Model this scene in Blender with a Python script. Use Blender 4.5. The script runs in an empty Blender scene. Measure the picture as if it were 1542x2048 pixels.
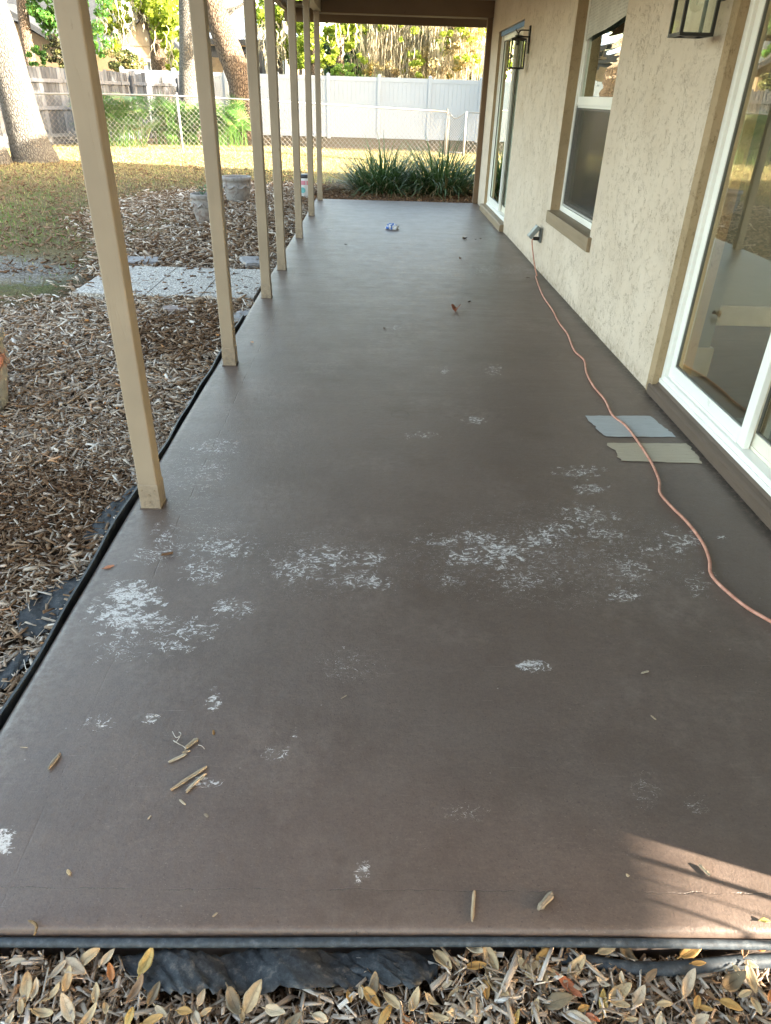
import bpy, bmesh, math, random
import numpy as np
from mathutils import Vector, Matrix
random.seed(7)
RNG = np.random.default_rng(11)
S = bpy.context.scene
C = S.collection
# ------------------------------------------------------------------ camera
c0 = np.array([771., 1024.]); FPX = 1400.; H = 1.4
def _d(v):
    a = np.array([v[0]-c0[0], -(v[1]-c0[1]), -FPX]); return a/np.linalg.norm(a)
_Z = -_d((700., 3370.)); _Y = _d((756., 194.)); _Y = _Y-_Z*(_Y@_Z); _Y /= np.linalg.norm(_Y); _X = np.cross(_Y, _Z)
RM = np.array([_X, _Y, _Z])
def ray(x, y): return RM @ np.array([x-c0[0], -(y-c0[1]), -FPX])
def gnd(x, y, z=0.0):
    v = ray(x, y); t = (z-H)/v[2]; p = np.array([0, 0, H])+v*t; return Vector(p)
def at(x, y, Y):
    v = ray(x, y); t = Y/v[1]; return Vector(np.array([0, 0, H])+v*t)
def projv(P):
    q = (P-np.array([0, 0, H])) @ RM
    return c0[0]+FPX*q[:, 0]/-q[:, 2], c0[1]-FPX*q[:, 1]/-q[:, 2]
cam = bpy.data.cameras.new('camera'); co = bpy.data.objects.new('camera', cam); C.objects.link(co)
M4 = Matrix([[RM[i][j] for j in range(3)]+[0] for i in range(3)]+[[0, 0, 0, 1]])
co.matrix_world = Matrix.Translation((0, 0, H)) @ M4
cam.sensor_fit = 'VERTICAL'; cam.sensor_height = 24.0; cam.lens = FPX/2048*24.0
cam.clip_start = 0.02; cam.clip_end = 1500
S.camera = co
# ------------------------------------------------------------------ light
EL = math.radians(19.0); ND = 1.0
sd = Vector((-0.945, 0.328, 0)).normalized()*math.cos(EL); sd.z = -math.sin(EL)     # direction the light travels
sun = bpy.data.lights.new('sun', 'SUN'); so = bpy.data.objects.new('sun', sun); C.objects.link(so)
so.rotation_euler = sd.to_track_quat('-Z', 'Y').to_euler()
sun.energy = 5.0; sun.angle = math.radians(0.5); sun.color = (1.0, 0.87, 0.70)
W = bpy.data.worlds.new('World'); S.world = W; W.use_nodes = True
nt = W.node_tree; nt.nodes.clear()
sky = nt.nodes.new('ShaderNodeTexSky'); sky.sky_type = 'NISHITA'; sky.sun_disc = False
sky.sun_elevation = EL; sky.sun_rotation = math.atan2(-sd.x, -sd.y)
sky.air_density = 1.0; sky.dust_density = 2.6; sky.ozone_density = 1.0
bg = nt.nodes.new('ShaderNodeBackground'); bg.inputs[1].default_value = 0.15
ow = nt.nodes.new('ShaderNodeOutputWorld')
wb = nt.nodes.new('ShaderNodeMix'); wb.data_type = 'RGBA'; wb.blend_type = 'MULTIPLY'; wb.inputs[0].default_value = 1
wb.inputs[7].default_value = (1.16, 1.0, 0.80, 1)
nt.links.new(sky.outputs[0], wb.inputs[6]); nt.links.new(wb.outputs[2], bg.inputs[0]); nt.links.new(bg.outputs[0], ow.inputs[0])
S.view_settings.view_transform = 'Standard'; S.view_settings.look = 'None'
S.view_settings.exposure = 3.42; S.view_settings.gamma = 1.0
S.render.engine = 'CYCLES'
S.cycles.max_bounces = 8; S.cycles.transparent_max_bounces = 12

# ------------------------------------------------------------------ material helper
class MT:
    def __init__(s, name, rough=0.6, col=(0.5, 0.5, 0.5), spec=0.5, metal=0.0):
        s.m = bpy.data.materials.new(name); s.m.use_nodes = True
        s.t = s.m.node_tree; s.b = s.t.nodes['Principled BSDF']; s.out = s.t.nodes['Material Output']
        s.b.inputs['Base Color'].default_value = (*col, 1); s.b.inputs['Roughness'].default_value = rough
        s.b.inputs['Specular IOR Level'].default_value = spec; s.b.inputs['Metallic'].default_value = metal
        s._tc = None
    def n(s, ty, **kw):
        nd = s.t.nodes.new(ty)
        for k, v in kw.items(): setattr(nd, k, v)
        return nd
    def l(s, a, b): s.t.links.new(a, b)
    def pos(s):
        if s._tc is None: s._tc = s.n('ShaderNodeNewGeometry')
        return s._tc.outputs['Position']
    def objc(s): return s.n('ShaderNodeTexCoord').outputs['Object']
    def mp(s, src, scale=(1, 1, 1), rot=(0, 0, 0), loc=(0, 0, 0)):
        m = s.n('ShaderNodeMapping'); m.inputs['Scale'].default_value = scale; m.inputs['Rotation'].default_value = rot
        m.inputs['Location'].default_value = loc
        s.l(src, m.inputs['Vector']); return m.outputs[0]
    def noise(s, src, scale, detail=4, rough=0.55, dist=0.0):
        n = s.n('ShaderNodeTexNoise'); n.inputs['Scale'].default_value = scale; n.inputs['Detail'].default_value = detail
        n.inputs['Roughness'].default_value = rough; n.inputs['Distortion'].default_value = dist
        s.l(src, n.inputs['Vector']); return n.outputs['Fac']
    def math(s, op, a, b=None, c=None, clamp=False):
        m = s.n('ShaderNodeMath', operation=op); m.use_clamp = clamp
        for i, v in enumerate((a, b, c)):
            if v is None: continue
            if isinstance(v, (int, float)): m.inputs[i].default_value = v
            else: s.l(v, m.inputs[i])
        return m.outputs[0]
    def rng(s, v, a, b, c=0.0, d=1.0, smooth=False):
        m = s.n('ShaderNodeMapRange'); m.interpolation_type = 'SMOOTHSTEP' if smooth else 'LINEAR'
        s.l(v, m.inputs[0])
        for i, x in enumerate((a, b, c, d)): m.inputs[i+1].default_value = x
        return m.outputs[0]
    def ramp(s, v, stops, interp='LINEAR'):
        r = s.n('ShaderNodeValToRGB'); e = r.color_ramp.elements; r.color_ramp.interpolation = interp
        while len(e) < len(stops): e.new(0.5)
        for i, (p, cc) in enumerate(stops): e[i].position = p; e[i].color = (*cc, 1)
        s.l(v, r.inputs[0]); return r.outputs[0]
    def mix(s, f, a, b, mode='MIX'):
        m = s.n('ShaderNodeMix', data_type='RGBA', blend_type=mode)
        if isinstance(f, (int, float)): m.inputs[0].default_value = f
        else: s.l(f, m.inputs[0])
        for i, v in ((6, a), (7, b)):
            if isinstance(v, tuple): m.inputs[i].default_value = (*v, 1)
            else: s.l(v, m.inputs[i])
        return m.outputs[2]
    def col(s, v): s.l(v, s.b.inputs['Base Color'])
    def rgh(s, v): s.l(v, s.b.inputs['Roughness'])
    def attr(s, name, out='Fac'):
        a = s.n('ShaderNodeAttribute'); a.attribute_name = name; return a.outputs[out]
    def sep(s, v):
        x = s.n('ShaderNodeSeparateXYZ'); s.l(v, x.inputs[0]); return x.outputs
    def bump(s, h, strength=0.3, dist=0.01, prev=None):
        b = s.n('ShaderNodeBump'); b.inputs['Strength'].default_value = strength; b.inputs['Distance'].default_value = dist
        s.l(h, b.inputs['Height'])
        if prev is not None: s.l(prev, b.inputs['Normal'])
        s.l(b.outputs[0], s.b.inputs['Normal']); return b.outputs[0]

def simple(name, col, rough=0.6, var=0.12, scale=8, bump=0.0, bscale=60, spec=0.4, metal=0.0, stretch=(1, 1, 1)):
    m = MT(name, rough, col, spec, metal)
    p = m.mp(m.objc(), stretch)
    n = m.noise(p, scale, 5)
    lo = tuple(x*(1-var) for x in col); hi = tuple(min(1, x*(1+var)) for x in col)
    m.col(m.ramp(n, [(0.3, lo), (0.7, hi)]))
    m.rgh(m.rng(n, 0.3, 0.7, max(0.05, rough-0.08), min(1, rough+0.08)))
    if bump: m.bump(m.noise(p, bscale, 5), bump, 0.004)
    return m.m

# ------------------------------------------------------------------ object helpers
def tag(o, label=None, cat=None, group=None, kind=None):
    if label: o['label'] = label
    if cat: o['category'] = cat
    if group: o['group'] = group
    if kind: o['kind'] = kind
    return o
def empty(name, loc, label, cat, group=None, rz=0):
    o = bpy.data.objects.new(name, None); C.objects.link(o); o.location = loc; o.rotation_euler = (0, 0, rz)
    o.empty_display_size = 0.1
    return tag(o, label, cat, group)
def link(name, me, mat, parent=None, smooth=False):
    o = bpy.data.objects.new(name, me); C.objects.link(o)
    if mat is not None:
        for m in (mat if isinstance(mat, (list, tuple)) else [mat]): me.materials.append(m)
    if smooth: me.polygons.foreach_set('use_smooth', [True]*len(me.polygons))
    if parent is not None:
        o.parent = parent
        if parent.type == 'EMPTY' or True:
            o.matrix_parent_inverse = PM(parent).inverted()
    return o
def PM(o):
    m = Matrix.Translation(o.location) @ o.rotation_euler.to_matrix().to_4x4()
    if o.parent is not None: m = PM(o.parent) @ o.matrix_parent_inverse @ m
    return m
def objbm(name, bm, mat, parent=None, smooth=False):
    me = bpy.data.meshes.new(name); bmesh.ops.recalc_face_normals(bm, faces=bm.faces[:]); bm.to_mesh(me); bm.free()
    return link(name, me, mat, parent, smooth)
def mesh_np(name, V, F, mat, parent=None, attrs=None, uv=None, smooth=False, mi=None):
    """V (n,3), F (m,k) faces of equal size k"""
    me = bpy.data.meshes.new(name); V = np.asarray(V, np.float32); F = np.asarray(F, np.int32); k = F.shape[1]
    me.vertices.add(len(V)); me.vertices.foreach_set('co', V.ravel())
    me.loops.add(F.size); me.loops.foreach_set('vertex_index', F.ravel())
    me.polygons.add(len(F)); me.polygons.foreach_set('loop_start', np.arange(0, F.size, k, dtype=np.int32))
    me.polygons.foreach_set('loop_total', np.full(len(F), k, np.int32))
    if attrs:
        for nm, (dom, arr) in attrs.items():
            a = me.attributes.new(nm, 'FLOAT', dom); a.data.foreach_set('value', np.asarray(arr, np.float32).ravel())
    if uv is not None:
        u = me.uv_layers.new(name='UVMap'); u.data.foreach_set('uv', np.asarray(uv, np.float32).ravel())
    if mi is not None: me.polygons.foreach_set('material_index', np.asarray(mi, np.int32))
    me.update(calc_edges=True); me.validate()
    return link(name, me, mat, parent, smooth)
def box(bm, x0, x1, y0, y1, z0, z1, bev=0.0, seg=2, M=None):
    b = bmesh.new()
    bmesh.ops.create_cube(b, size=1)
    for v in b.verts: v.co = Vector(((x0+x1)/2+v.co.x*(x1-x0), (y0+y1)/2+v.co.y*(y1-y0), (z0+z1)/2+v.co.z*(z1-z0)))
    if bev > 0: bmesh.ops.bevel(b, geom=b.edges[:], offset=bev, segments=seg, affect='EDGES', profile=0.5)
    if M is not None: bmesh.ops.transform(b, matrix=M, verts=b.verts[:])
    me = bpy.data.meshes.new('tmp'); b.to_mesh(me); b.free(); bm.from_mesh(me); bpy.data.meshes.remove(me)
    return bm
def boxobj(name, dims, mat, parent=None, bev=0.0, M=None, seg=2):
    bm = bmesh.new(); box(bm, *dims, bev=bev, M=M, seg=seg); return objbm(name, bm, mat, parent)
def prism(bm, pts, thick):
    """pts list of Vector (planar polygon), thick Vector"""
    a = [bm.verts.new(p) for p in pts]; b = [bm.verts.new(Vector(p)+thick) for p in pts]
    bm.faces.new(a); bm.faces.new(b[::-1]); n = len(a)
    for i in range(n): bm.faces.new((a[i], a[(i+1) % n], b[(i+1) % n], b[i]))
def tube(pts, rads, seg=10, caps=True, jit=0.0, rng=random):
    """returns V,F lists for tube along pts"""
    V = []; F = []; up = Vector((0.13, 0.2, 1)).normalized()
    n = len(pts); prev = None
    for i, p in enumerate(pts):
        p = Vector(p); t = (Vector(pts[min(i+1, n-1)])-Vector(pts[max(i-1, 0)])).normalized()
        a = t.cross(up if abs(t.dot(up)) < 0.95 else Vector((1, 0, 0))).normalized()
        if prev is not None:
            a = (prev-t*prev.dot(t)).normalized()
        prev = a; b = t.cross(a)
        r = rads[i] if hasattr(rads, '__len__') else rads
        for k in range(seg):
            th = 2*math.pi*k/seg; rr = r*(1+jit*(rng.random()-0.5))
            V.append(p+a*math.cos(th)*rr+b*math.sin(th)*rr)
    for i in range(n-1):
        for k in range(seg):
            k2 = (k+1) % seg; F.append((i*seg+k, i*seg+k2, (i+1)*seg+k2, (i+1)*seg+k))
    if caps:
        F.append(tuple(range(seg-1, -1, -1))); F.append(tuple((n-1)*seg+k for k in range(seg)))
    return V, F
class MB:
    def __init__(s): s.V = []; s.F = []
    def add(s, V, F):
        o = len(s.V); s.V += [tuple(v) for v in V]; s.F += [tuple(i+o for i in f) for f in F]; return s
    def tube(s, *a, **k): return s.add(*tube(*a, **k))
    def build(s, name, mat, parent=None, smooth=False):
        me = bpy.data.meshes.new(name); me.from_pydata(s.V, [], s.F); me.update()
        return link(name, me, mat, parent, smooth)
def smoothpts(P, n):
    P = [Vector(p) for p in P]; out = []
    for i in range(len(P)-1):
        p0 = P[max(i-1, 0)]; p1 = P[i]; p2 = P[i+1]; p3 = P[min(i+2, len(P)-1)]
        for k in range(n):
            t = k/n
            out.append(0.5*((2*p1)+(p2-p0)*t+(2*p0-5*p1+4*p2-p3)*t*t+(3*p1-p0-3*p2+p3)*t**3))
    out.append(P[-1]); return out
def lathe(prof, seg=32, center=(0, 0, 0), jit=0):
    V = []; F = []; cx, cy, cz = center; n = len(prof)
    for r, z in prof:
        for k in range(seg):
            th = 2*math.pi*k/seg; V.append((cx+r*math.cos(th), cy+r*math.sin(th), cz+z))
    for i in range(n-1):
        for k in range(seg):
            k2 = (k+1) % seg; F.append((i*seg+k, i*seg+k2, (i+1)*seg+k2, (i+1)*seg+k))
    F.append(tuple(range(seg-1, -1, -1))); F.append(tuple((n-1)*seg+k for k in range(seg)))
    return V, F

# ------------------------------------------------------------------ materials
def m_floor():
    m = MT('painted_concrete', 0.42, (0.1, 0.08, 0.07), 0.5)
    p = m.pos(); x, y, z = m.sep(p)
    big = m.noise(p, 1.1, 5, 0.6); mid = m.noise(p, 7, 6, 0.65); fine = m.noise(p, 260, 3, 0.7)
    stre = m.noise(m.mp(p, (0.7, 9, 1)), 2.2, 6, 0.7)
    base = m.ramp(m.math('ADD', m.math('MULTIPLY', big, 0.6), m.math('MULTIPLY', mid, 0.4)), [(0.33, (0.098, 0.072, 0.060)), (0.68, (0.138, 0.105, 0.088))])
    base = m.mix(m.rng(stre, 0.45, 0.72, 0, 0.2), base, (0.16, 0.12, 0.096))
    base = m.mix(m.rng(fine, 0.62, 0.76, 0, 0.55), base, (0.21, 0.17, 0.145))
    base = m.mix(m.rng(m.noise(p, 120, 3, 0.7), 0.28, 0.38, 0.6, 0), base, (0.045, 0.034, 0.028))
    gsc = m.math('MULTIPLY', m.rng(m.noise(m.mp(p, (1, 2.6, 1)), 95, 4, 0.75), 0.63, 0.68, 0, 0.8), m.rng(m.noise(p, 3.1, 5, 0.6), 0.44, 0.60, 0.05, 1))
    base = m.mix(gsc, base, (0.26, 0.22, 0.19))
    grain = m.noise(p, 150, 4, 0.85); coarse = m.noise(m.mp(p, (1, 1.7, 1)), 42, 5, 0.8)
    gv = m.math('ADD', m.rng(grain, 0.3, 0.7, -0.15, 0.15), m.rng(coarse, 0.3, 0.7, -0.12, 0.12))
    gm = m.n('ShaderNodeCombineColor'); ga = m.math('ADD', gv, 1.0)
    for i_ in range(3): m.l(ga, gm.inputs[i_])
    base = m.mix(1.0, base, gm.outputs[0], 'MULTIPLY')
    base = m.mix(m.rng(m.noise(m.mp(p, (1, 1, 1), loc=(7, 3, 0)), 2.4, 6, 0.7), 0.5, 0.68, 0, 0.45), base, (0.075, 0.052, 0.038))
    # sparse white paint specks
    vo = m.n('ShaderNodeTexVoronoi'); vo.inputs['Scale'].default_value = 33; m.l(m.mp(p, (1, 1, 0)), vo.inputs['Vector'])
    sp = m.math('MULTIPLY', m.rng(vo.outputs['Distance'], 0.05, 0.09, 1, 0), m.rng(m.noise(p, 9, 3), 0.5, 0.62, 0, 1))
    rnd = m.sep(vo.outputs['Color'])[0]
    sp = m.math('MULTIPLY', sp, m.math('GREATER_THAN', rnd, 0.72))
    base = m.mix(m.math('MULTIPLY', sp, 0.6), base, (0.42, 0.39, 0.36))
    # worn flaked-off paint, where the wear attribute says so
    w = m.attr('wear')
    ws = m.mp(p, (0.62, 1.0, 1.0))
    n1 = m.noise(ws, 50, 5, 0.66, 0.8); rid = m.math('ABSOLUTE', m.math('SUBTRACT', m.noise(ws, 34, 4, 0.6, 1.3), 0.5))
    th = m.math('MULTIPLY', w, 0.042)
    a = m.math('MULTIPLY', m.math('LESS_THAN', rid, th), m.rng(n1, 0.43, 0.50, 0, 1))
    b = m.math('GREATER_THAN', m.math('ADD', n1, m.math('MULTIPLY', w, 0.17)), 0.765)
    fl = m.math('MAXIMUM', a, b)
    fl = m.math('MULTIPLY', fl, m.math('GREATER_THAN', w, 0.02))
    wcol = m.ramp(m.noise(p, 150, 3), [(0.38, (0.30, 0.275, 0.255)), (0.52, (0.68, 0.66, 0.64))])
    base = m.mix(m.math('MULTIPLY', fl, 0.88), base, wcol)
    base = m.mix(m.rng(w, 0, 1.2, 0, 0.12), base, (0.3, 0.27, 0.25))
    # scuffs and hairline scratches in several directions
    for rot_, sd_, th_ in ((0.35, 1, .735), (-0.9, 5, .745), (1.4, 9, .75), (0.05, 13, .73)):
        sc = m.noise(m.mp(p, (5, 150, 1), (0, 0, rot_), (sd_, sd_*.7, 0)), 1.0, 3, 0.65)
        base = m.mix(m.rng(sc, th_-.03, th_+.02, 0, 0.42), base, (0.27, 0.235, 0.21))
    # dusty foot traffic blotches and damp darker stains
    du = m.math('MULTIPLY', m.rng(m.noise(p, 1.7, 7, 0.72, 0.4), 0.5, 0.66, 0, 1), m.rng(m.noise(p, 24, 5, 0.8), 0.42, 0.62, 0, 0.5))
    base = m.mix(du, base, (0.225, 0.18, 0.155))
    pit = m.n('ShaderNodeTexVoronoi'); pit.inputs['Scale'].default_value = 62; m.l(m.mp(p, (1, 1, 0), loc=(3, 1, 0)), pit.inputs['Vector'])
    pi_ = m.math('MULTIPLY', m.rng(pit.outputs['Distance'], 0.06, 0.13, 1, 0), m.math('GREATER_THAN', m.sep(pit.outputs['Color'])[1], 0.82))
    base = m.mix(m.math('MULTIPLY', pi_, 0.6), base, (0.035, 0.026, 0.02))
    # control joint / crack lines
    wob = m.math('MULTIPLY', m.math('SUBTRACT', m.noise(p, 5, 7, 0.75), 0.5), 0.035)
    dj = m.math('ABSOLUTE', m.math('ADD', m.math('SUBTRACT', y, 0.834), wob))
    dx = m.math('ABSOLUTE', m.math('ADD', m.math('ADD', x, 0.722), wob))
    cr = m.math('MAXIMUM', m.math('MULTIPLY', m.rng(dj, 0.0005, 0.0018, 1, 0), m.rng(m.noise(p, 22, 4), 0.42, 0.58, 0.08, .7)), m.math('MULTIPLY', m.math('MULTIPLY', m.rng(dx, 0.001, 0.003, 1, 0), m.rng(y, 1.7, 2.1, 0.25, 0.8)), m.rng(m.noise(p, 7, 4), 0.44, 0.56, 0.0, 0.8)))
    base = m.mix(m.math('MULTIPLY', cr, 0.55), base, (0.03, 0.022, 0.018))
    # dust gathered along wall and along the yard edge
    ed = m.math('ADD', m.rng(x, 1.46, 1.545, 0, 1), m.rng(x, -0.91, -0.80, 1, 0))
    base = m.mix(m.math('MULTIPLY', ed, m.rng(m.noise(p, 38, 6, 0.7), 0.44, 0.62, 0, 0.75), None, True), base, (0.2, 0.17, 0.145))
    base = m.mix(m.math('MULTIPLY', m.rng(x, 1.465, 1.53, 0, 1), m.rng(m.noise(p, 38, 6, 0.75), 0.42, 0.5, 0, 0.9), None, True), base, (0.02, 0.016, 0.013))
    # rings left by drying water
    v2 = m.n('ShaderNodeTexVoronoi'); v2.inputs['Scale'].default_value = 1.7; m.l(m.mp(p, (1, 1, 0), loc=(0.3, 0.1, 0)), v2.inputs['Vector'])
    rr = m.math('ABSOLUTE', m.math('SUBTRACT', m.math('ADD', v2.outputs['Distance'], m.math('MULTIPLY', m.noise(p, 14, 3), 0.06)), 0.11))
    base = m.mix(m.math('MULTIPLY', m.rng(rr, 0.002, 0.008, 1, 0), 0.35), base, (0.04, 0.028, 0.022))
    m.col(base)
    r = m.math('ADD', m.rng(stre, 0.3, 0.7, 0.37, 0.45), m.rng(mid, 0.3, 0.7, -0.04, 0.06))
    r = m.math('ADD', r, m.math('MULTIPLY', fl, 0.3)); m.rgh(r)
    h = m.math('ADD', m.math('MULTIPLY', m.noise(p, 210, 4, 0.7), 0.6), m.math('MULTIPLY', m.noise(p, 34, 5, 0.6), 1.3))
    h = m.math('SUBTRACT', h, m.math('ADD', m.math('MULTIPLY', fl, 0.35), m.math('MULTIPLY', cr, 1.3)))
    m.bump(h, 0.6, 0.0022)
    return m.m
def m_stucco(name, ca, cb):
    m = MT(name, 0.85, ca, 0.25)
    p = m.pos()
    q = m.mp(m.mp(p, (1, 1, 1), (0.5, 0, 0)), (1, 1.1, 0.85))
    dis = m.noise(p, 7, 3, 0.5)
    # torn trowel marks: thin dark slits gathered in patches
    n = m.noise(q, 21, 5, 0.6, 1.4); rid = m.math('ABSOLUTE', m.math('SUBTRACT', n, 0.5))
    n2 = m.noise(q, 66, 4, 0.62, 0.9); rid2 = m.math('ABSOLUTE', m.math('SUBTRACT', n2, 0.5))
    patch = m.rng(m.noise(p, 5.5, 5, 0.65), 0.42, 0.62, 0, 1)
    brk = m.rng(m.noise(p, 17, 3, 0.6), 0.51, 0.57, 0, 1)
    brk2 = m.rng(m.noise(p, 70, 3, 0.6), 0.46, 0.56, 0, 1)
    s1 = m.math('MULTIPLY', m.rng(rid, 0.007, 0.017, 1, 0), brk)
    s2 = m.math('MULTIPLY', m.math('MULTIPLY', m.rng(rid2, 0.01, 0.05, 1, 0), brk2), patch)
    s = m.math('MAXIMUM', m.math('MULTIPLY', s1, m.rng(patch, 0, 0.5, 0.6, 1)), m.math('MULTIPLY', s2, 0.45))
    base = m.ramp(m.noise(p, 2.3, 4), [(0.3, ca), (0.7, cb)])
    zz_ = m.sep(p)[2]; base = m.mix(m.math('MULTIPLY', m.rng(zz_, 0.0, 0.10, 1, 0), m.rng(m.noise(p, 26, 5, .7), .42, .6, .1, .8)), base, (ca[0]*.5, ca[1]*.46, ca[2]*.42))
    m.col(m.mix(m.math('MULTIPLY', s, 0.55), base, (ca[0]*0.42, ca[1]*0.36, ca[2]*0.27)))
    h = m.math('SUBTRACT', m.math('ADD', m.math('MULTIPLY', m.noise(p, 9, 4), 0.9), m.math('MULTIPLY', m.noise(p, 130, 4, 0.6), 0.16)), m.math('MULTIPLY', s, 1.0))
    m.bump(h, 0.6, 0.0055)
    return m.m
def m_paintwood(name, col, rough=0.5, axis=2):
    m = MT(name, rough, col, 0.4)
    o = m.objc(); st = [14, 14, 14]; st[axis] = 0.8
    g = m.noise(m.mp(o, tuple(st)), 3.0, 6, 0.65); k = m.noise(o, 3, 4); d = m.noise(m.mp(m.pos(), (6, 6, 1.2)), 7, 6, 0.7)
    lo = tuple(x*0.88 for x in col); hi = tuple(min(1, x*1.08) for x in col)
    c = m.ramp(k, [(0.3, lo), (0.7, hi)])
    c = m.mix(m.rng(d, 0.66, 0.73, 0, 0.5), c, (col[0]*0.35, col[1]*0.28, col[2]*0.22))
    m.col(c)
    if axis == 2:
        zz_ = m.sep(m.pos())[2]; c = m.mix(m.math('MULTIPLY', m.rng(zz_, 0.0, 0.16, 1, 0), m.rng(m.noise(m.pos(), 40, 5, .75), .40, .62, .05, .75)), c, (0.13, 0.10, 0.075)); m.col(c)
    sl = m.rng(m.math('ABSOLUTE', m.math('SUBTRACT', m.noise(m.mp(o, tuple(x*0.5 for x in st)), 1.6, 3, 0.5), 0.52)), 0.0, 0.006, 1, 0)
    h = m.math('SUBTRACT', m.math('MULTIPLY', g, 1.0), m.math('MULTIPLY', sl, 0.7)); m.bump(h, 0.35, 0.003)
    m.rgh(m.rng(g, 0.3, 0.7, rough-0.08, rough+0.1))
    return m.m
def m_bark(name, dark, light, scale=1.0):
    m = MT(name, 0.9, dark, 0.2)
    p = m.pos(); q = m.mp(p, (1, 1, 0.28))
    n = m.noise(q, 22*scale, 6, 0.7, 0.8); v = m.n('ShaderNodeTexVoronoi'); v.feature = 'DISTANCE_TO_EDGE'; v.inputs['Scale'].default_value = 26*scale
    m.l(m.mp(p, (1, 1, 0.42)), v.inputs['Vector'])
    h = m.math('ADD', m.math('MULTIPLY', n, 0.8), m.rng(v.outputs['Distance'], 0, 0.25, 0, 0.7))
    m.col(m.ramp(h, [(0.35, dark), (0.95, light)])); m.bump(h, 0.9, 0.03)
    return m.m
def m_leafy(name, stops, rough=0.5, trans=0.35):
    m = MT(name, rough, (0.1, 0.2, 0.05), 0.35)
    a = m.attr('rnd'); c = m.ramp(a, stops); m.col(c)
    tr = m.n('ShaderNodeBsdfTranslucent'); m.l(m.mix(0.35, c, (0.5, 0.55, 0.05), 'MIX') if trans > .3 else c, tr.inputs['Color'])
    mx = m.n('ShaderNodeMixShader'); mx.inputs[0].default_value = trans
    m.l(m.b.outputs[0], mx.inputs[1]); m.l(tr.outputs[0], mx.inputs[2]); m.l(mx.outputs[0], m.out.inputs[0])
    return m.m
def m_glass(name, tint=(0.86, 0.9, 0.88), rough=0.0, wav=0.0, refl=1.0):
    m = MT(name); m.t.nodes.remove(m.b)
    tr = m.n('ShaderNodeBsdfTransparent'); tr.inputs[0].default_value = (*tint, 1)
    gl = m.n('ShaderNodeBsdfGlossy'); gl.inputs['Roughness'].default_value = rough; gl.inputs[0].default_value = (0.92, 1, 0.94, 1)
    fr = m.n('ShaderNodeFresnel'); fr.inputs[0].default_value = 1.5
    front_ = m.math('SUBTRACT', 1.0, m.n('ShaderNodeNewGeometry').outputs['Backfacing'])   # one reflection per pane
    f = m.math('MULTIPLY', m.math('MULTIPLY', m.math('ADD', m.math('MULTIPLY', fr.outputs[0], 2.1), 0.02), front_), refl, None, True)
    if wav:
        b = m.n('ShaderNodeBump'); b.inputs['Strength'].default_value = wav; b.inputs['Distance'].default_value = 0.02
        m.l(m.noise(m.mp(m.pos(), (1, 0.25, 2.4)), 3.0, 2, 0.5), b.inputs['Height']); m.l(b.outputs[0], gl.inputs['Normal'])
    mx = m.n('ShaderNodeMixShader'); m.l(f, mx.inputs[0]); m.l(tr.outputs[0], mx.inputs[1]); m.l(gl.outputs[0], mx.inputs[2])
    m.l(mx.outputs[0], m.out.inputs[0]); return m.m
def m_chip():
    m = MT('mulch_chips', 0.85, (0.2, 0.13, 0.08), 0.2)
    a = m.attr('rnd'); uv = m.n('ShaderNodeTexCoord').outputs['UV']
    c = m.ramp(a, [(0.0, (0.035, 0.021, 0.013)), (0.2, (0.085, 0.048, 0.026)), (0.42, (0.15, 0.094, 0.055)), (0.62, (0.25, 0.185, 0.13)), (0.76, (0.31, 0.265, 0.22)), (0.88, (0.40, 0.35, 0.30)), (0.96, (0.52, 0.49, 0.45)), (1.0, (0.33, 0.15, 0.045))])
    cmb = m.n('ShaderNodeCombineXYZ'); sx = m.sep(uv)
    m.l(m.math('MULTIPLY', sx[0], 2.0), cmb.inputs[0]); m.l(m.math('MULTIPLY', sx[1], 16.0), cmb.inputs[1]); m.l(m.math('MULTIPLY', a, 90.0), cmb.inputs[2])
    g = m.noise(cmb.outputs[0], 1.6, 4, 0.7)
    c = m.mix(1.0, c, m.ramp(g, [(0.3, (0.78, 0.72, 0.66)), (0.62, (1.7, 1.68, 1.64))]), 'MULTIPLY')
    m.col(c); m.bump(g, 0.8, 0.002); return m.m

MAT = {}
MAT['floor'] = m_floor()
MAT['stucco'] = m_stucco('beige_stucco', (0.545, 0.46, 0.365), (0.61, 0.525, 0.43))
MAT['reveal'] = m_stucco('tan_stucco', (0.34, 0.255, 0.15), (0.40, 0.30, 0.19))
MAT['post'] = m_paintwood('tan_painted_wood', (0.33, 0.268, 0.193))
MAT['beam'] = m_paintwood('brown_painted_beam', (0.155, 0.10, 0.055), 0.55, 0)
MAT['trimbrown'] = m_paintwood('brown_trim_wood', (0.16, 0.10, 0.058), 0.55, 2)
MAT['sill'] = m_paintwood('brown_painted_sill', (0.25, 0.19, 0.12), 0.6, 1)
MAT['curb'] = m_paintwood('dark_brown_curb', (0.105, 0.075, 0.056), 0.6, 1)
MAT['vinyl'] = simple('white_vinyl', (0.80, 0.80, 0.76), 0.35, 0.04, 3, 0.05)
MAT['almond'] = simple('almond_vinyl', (0.72, 0.68, 0.57), 0.4, 0.04, 3)
MAT['gasket'] = simple('grey_gasket', (0.12, 0.12, 0.11), 0.5)
MAT['glass'] = m_glass('door_glass', (0.77, 0.81, 0.78))
MAT['glassw'] = m_glass('wavy_window_glass', (0.5, 0.62, 0.52), 0.0, 0.22, 1.3)
MAT['bulbglass'] = m_glass('clear_bulb_glass', (0.95, 0.95, 0.92), refl=.45)
MAT['black'] = simple('black_metal', (0.012, 0.012, 0.012), 0.4, 0.2, 20, 0.05)
MAT['steel'] = simple('galvanised_steel', (0.34, 0.34, 0.33), 0.5, 0.12, 14, 0.0, metal=0.35)
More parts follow.
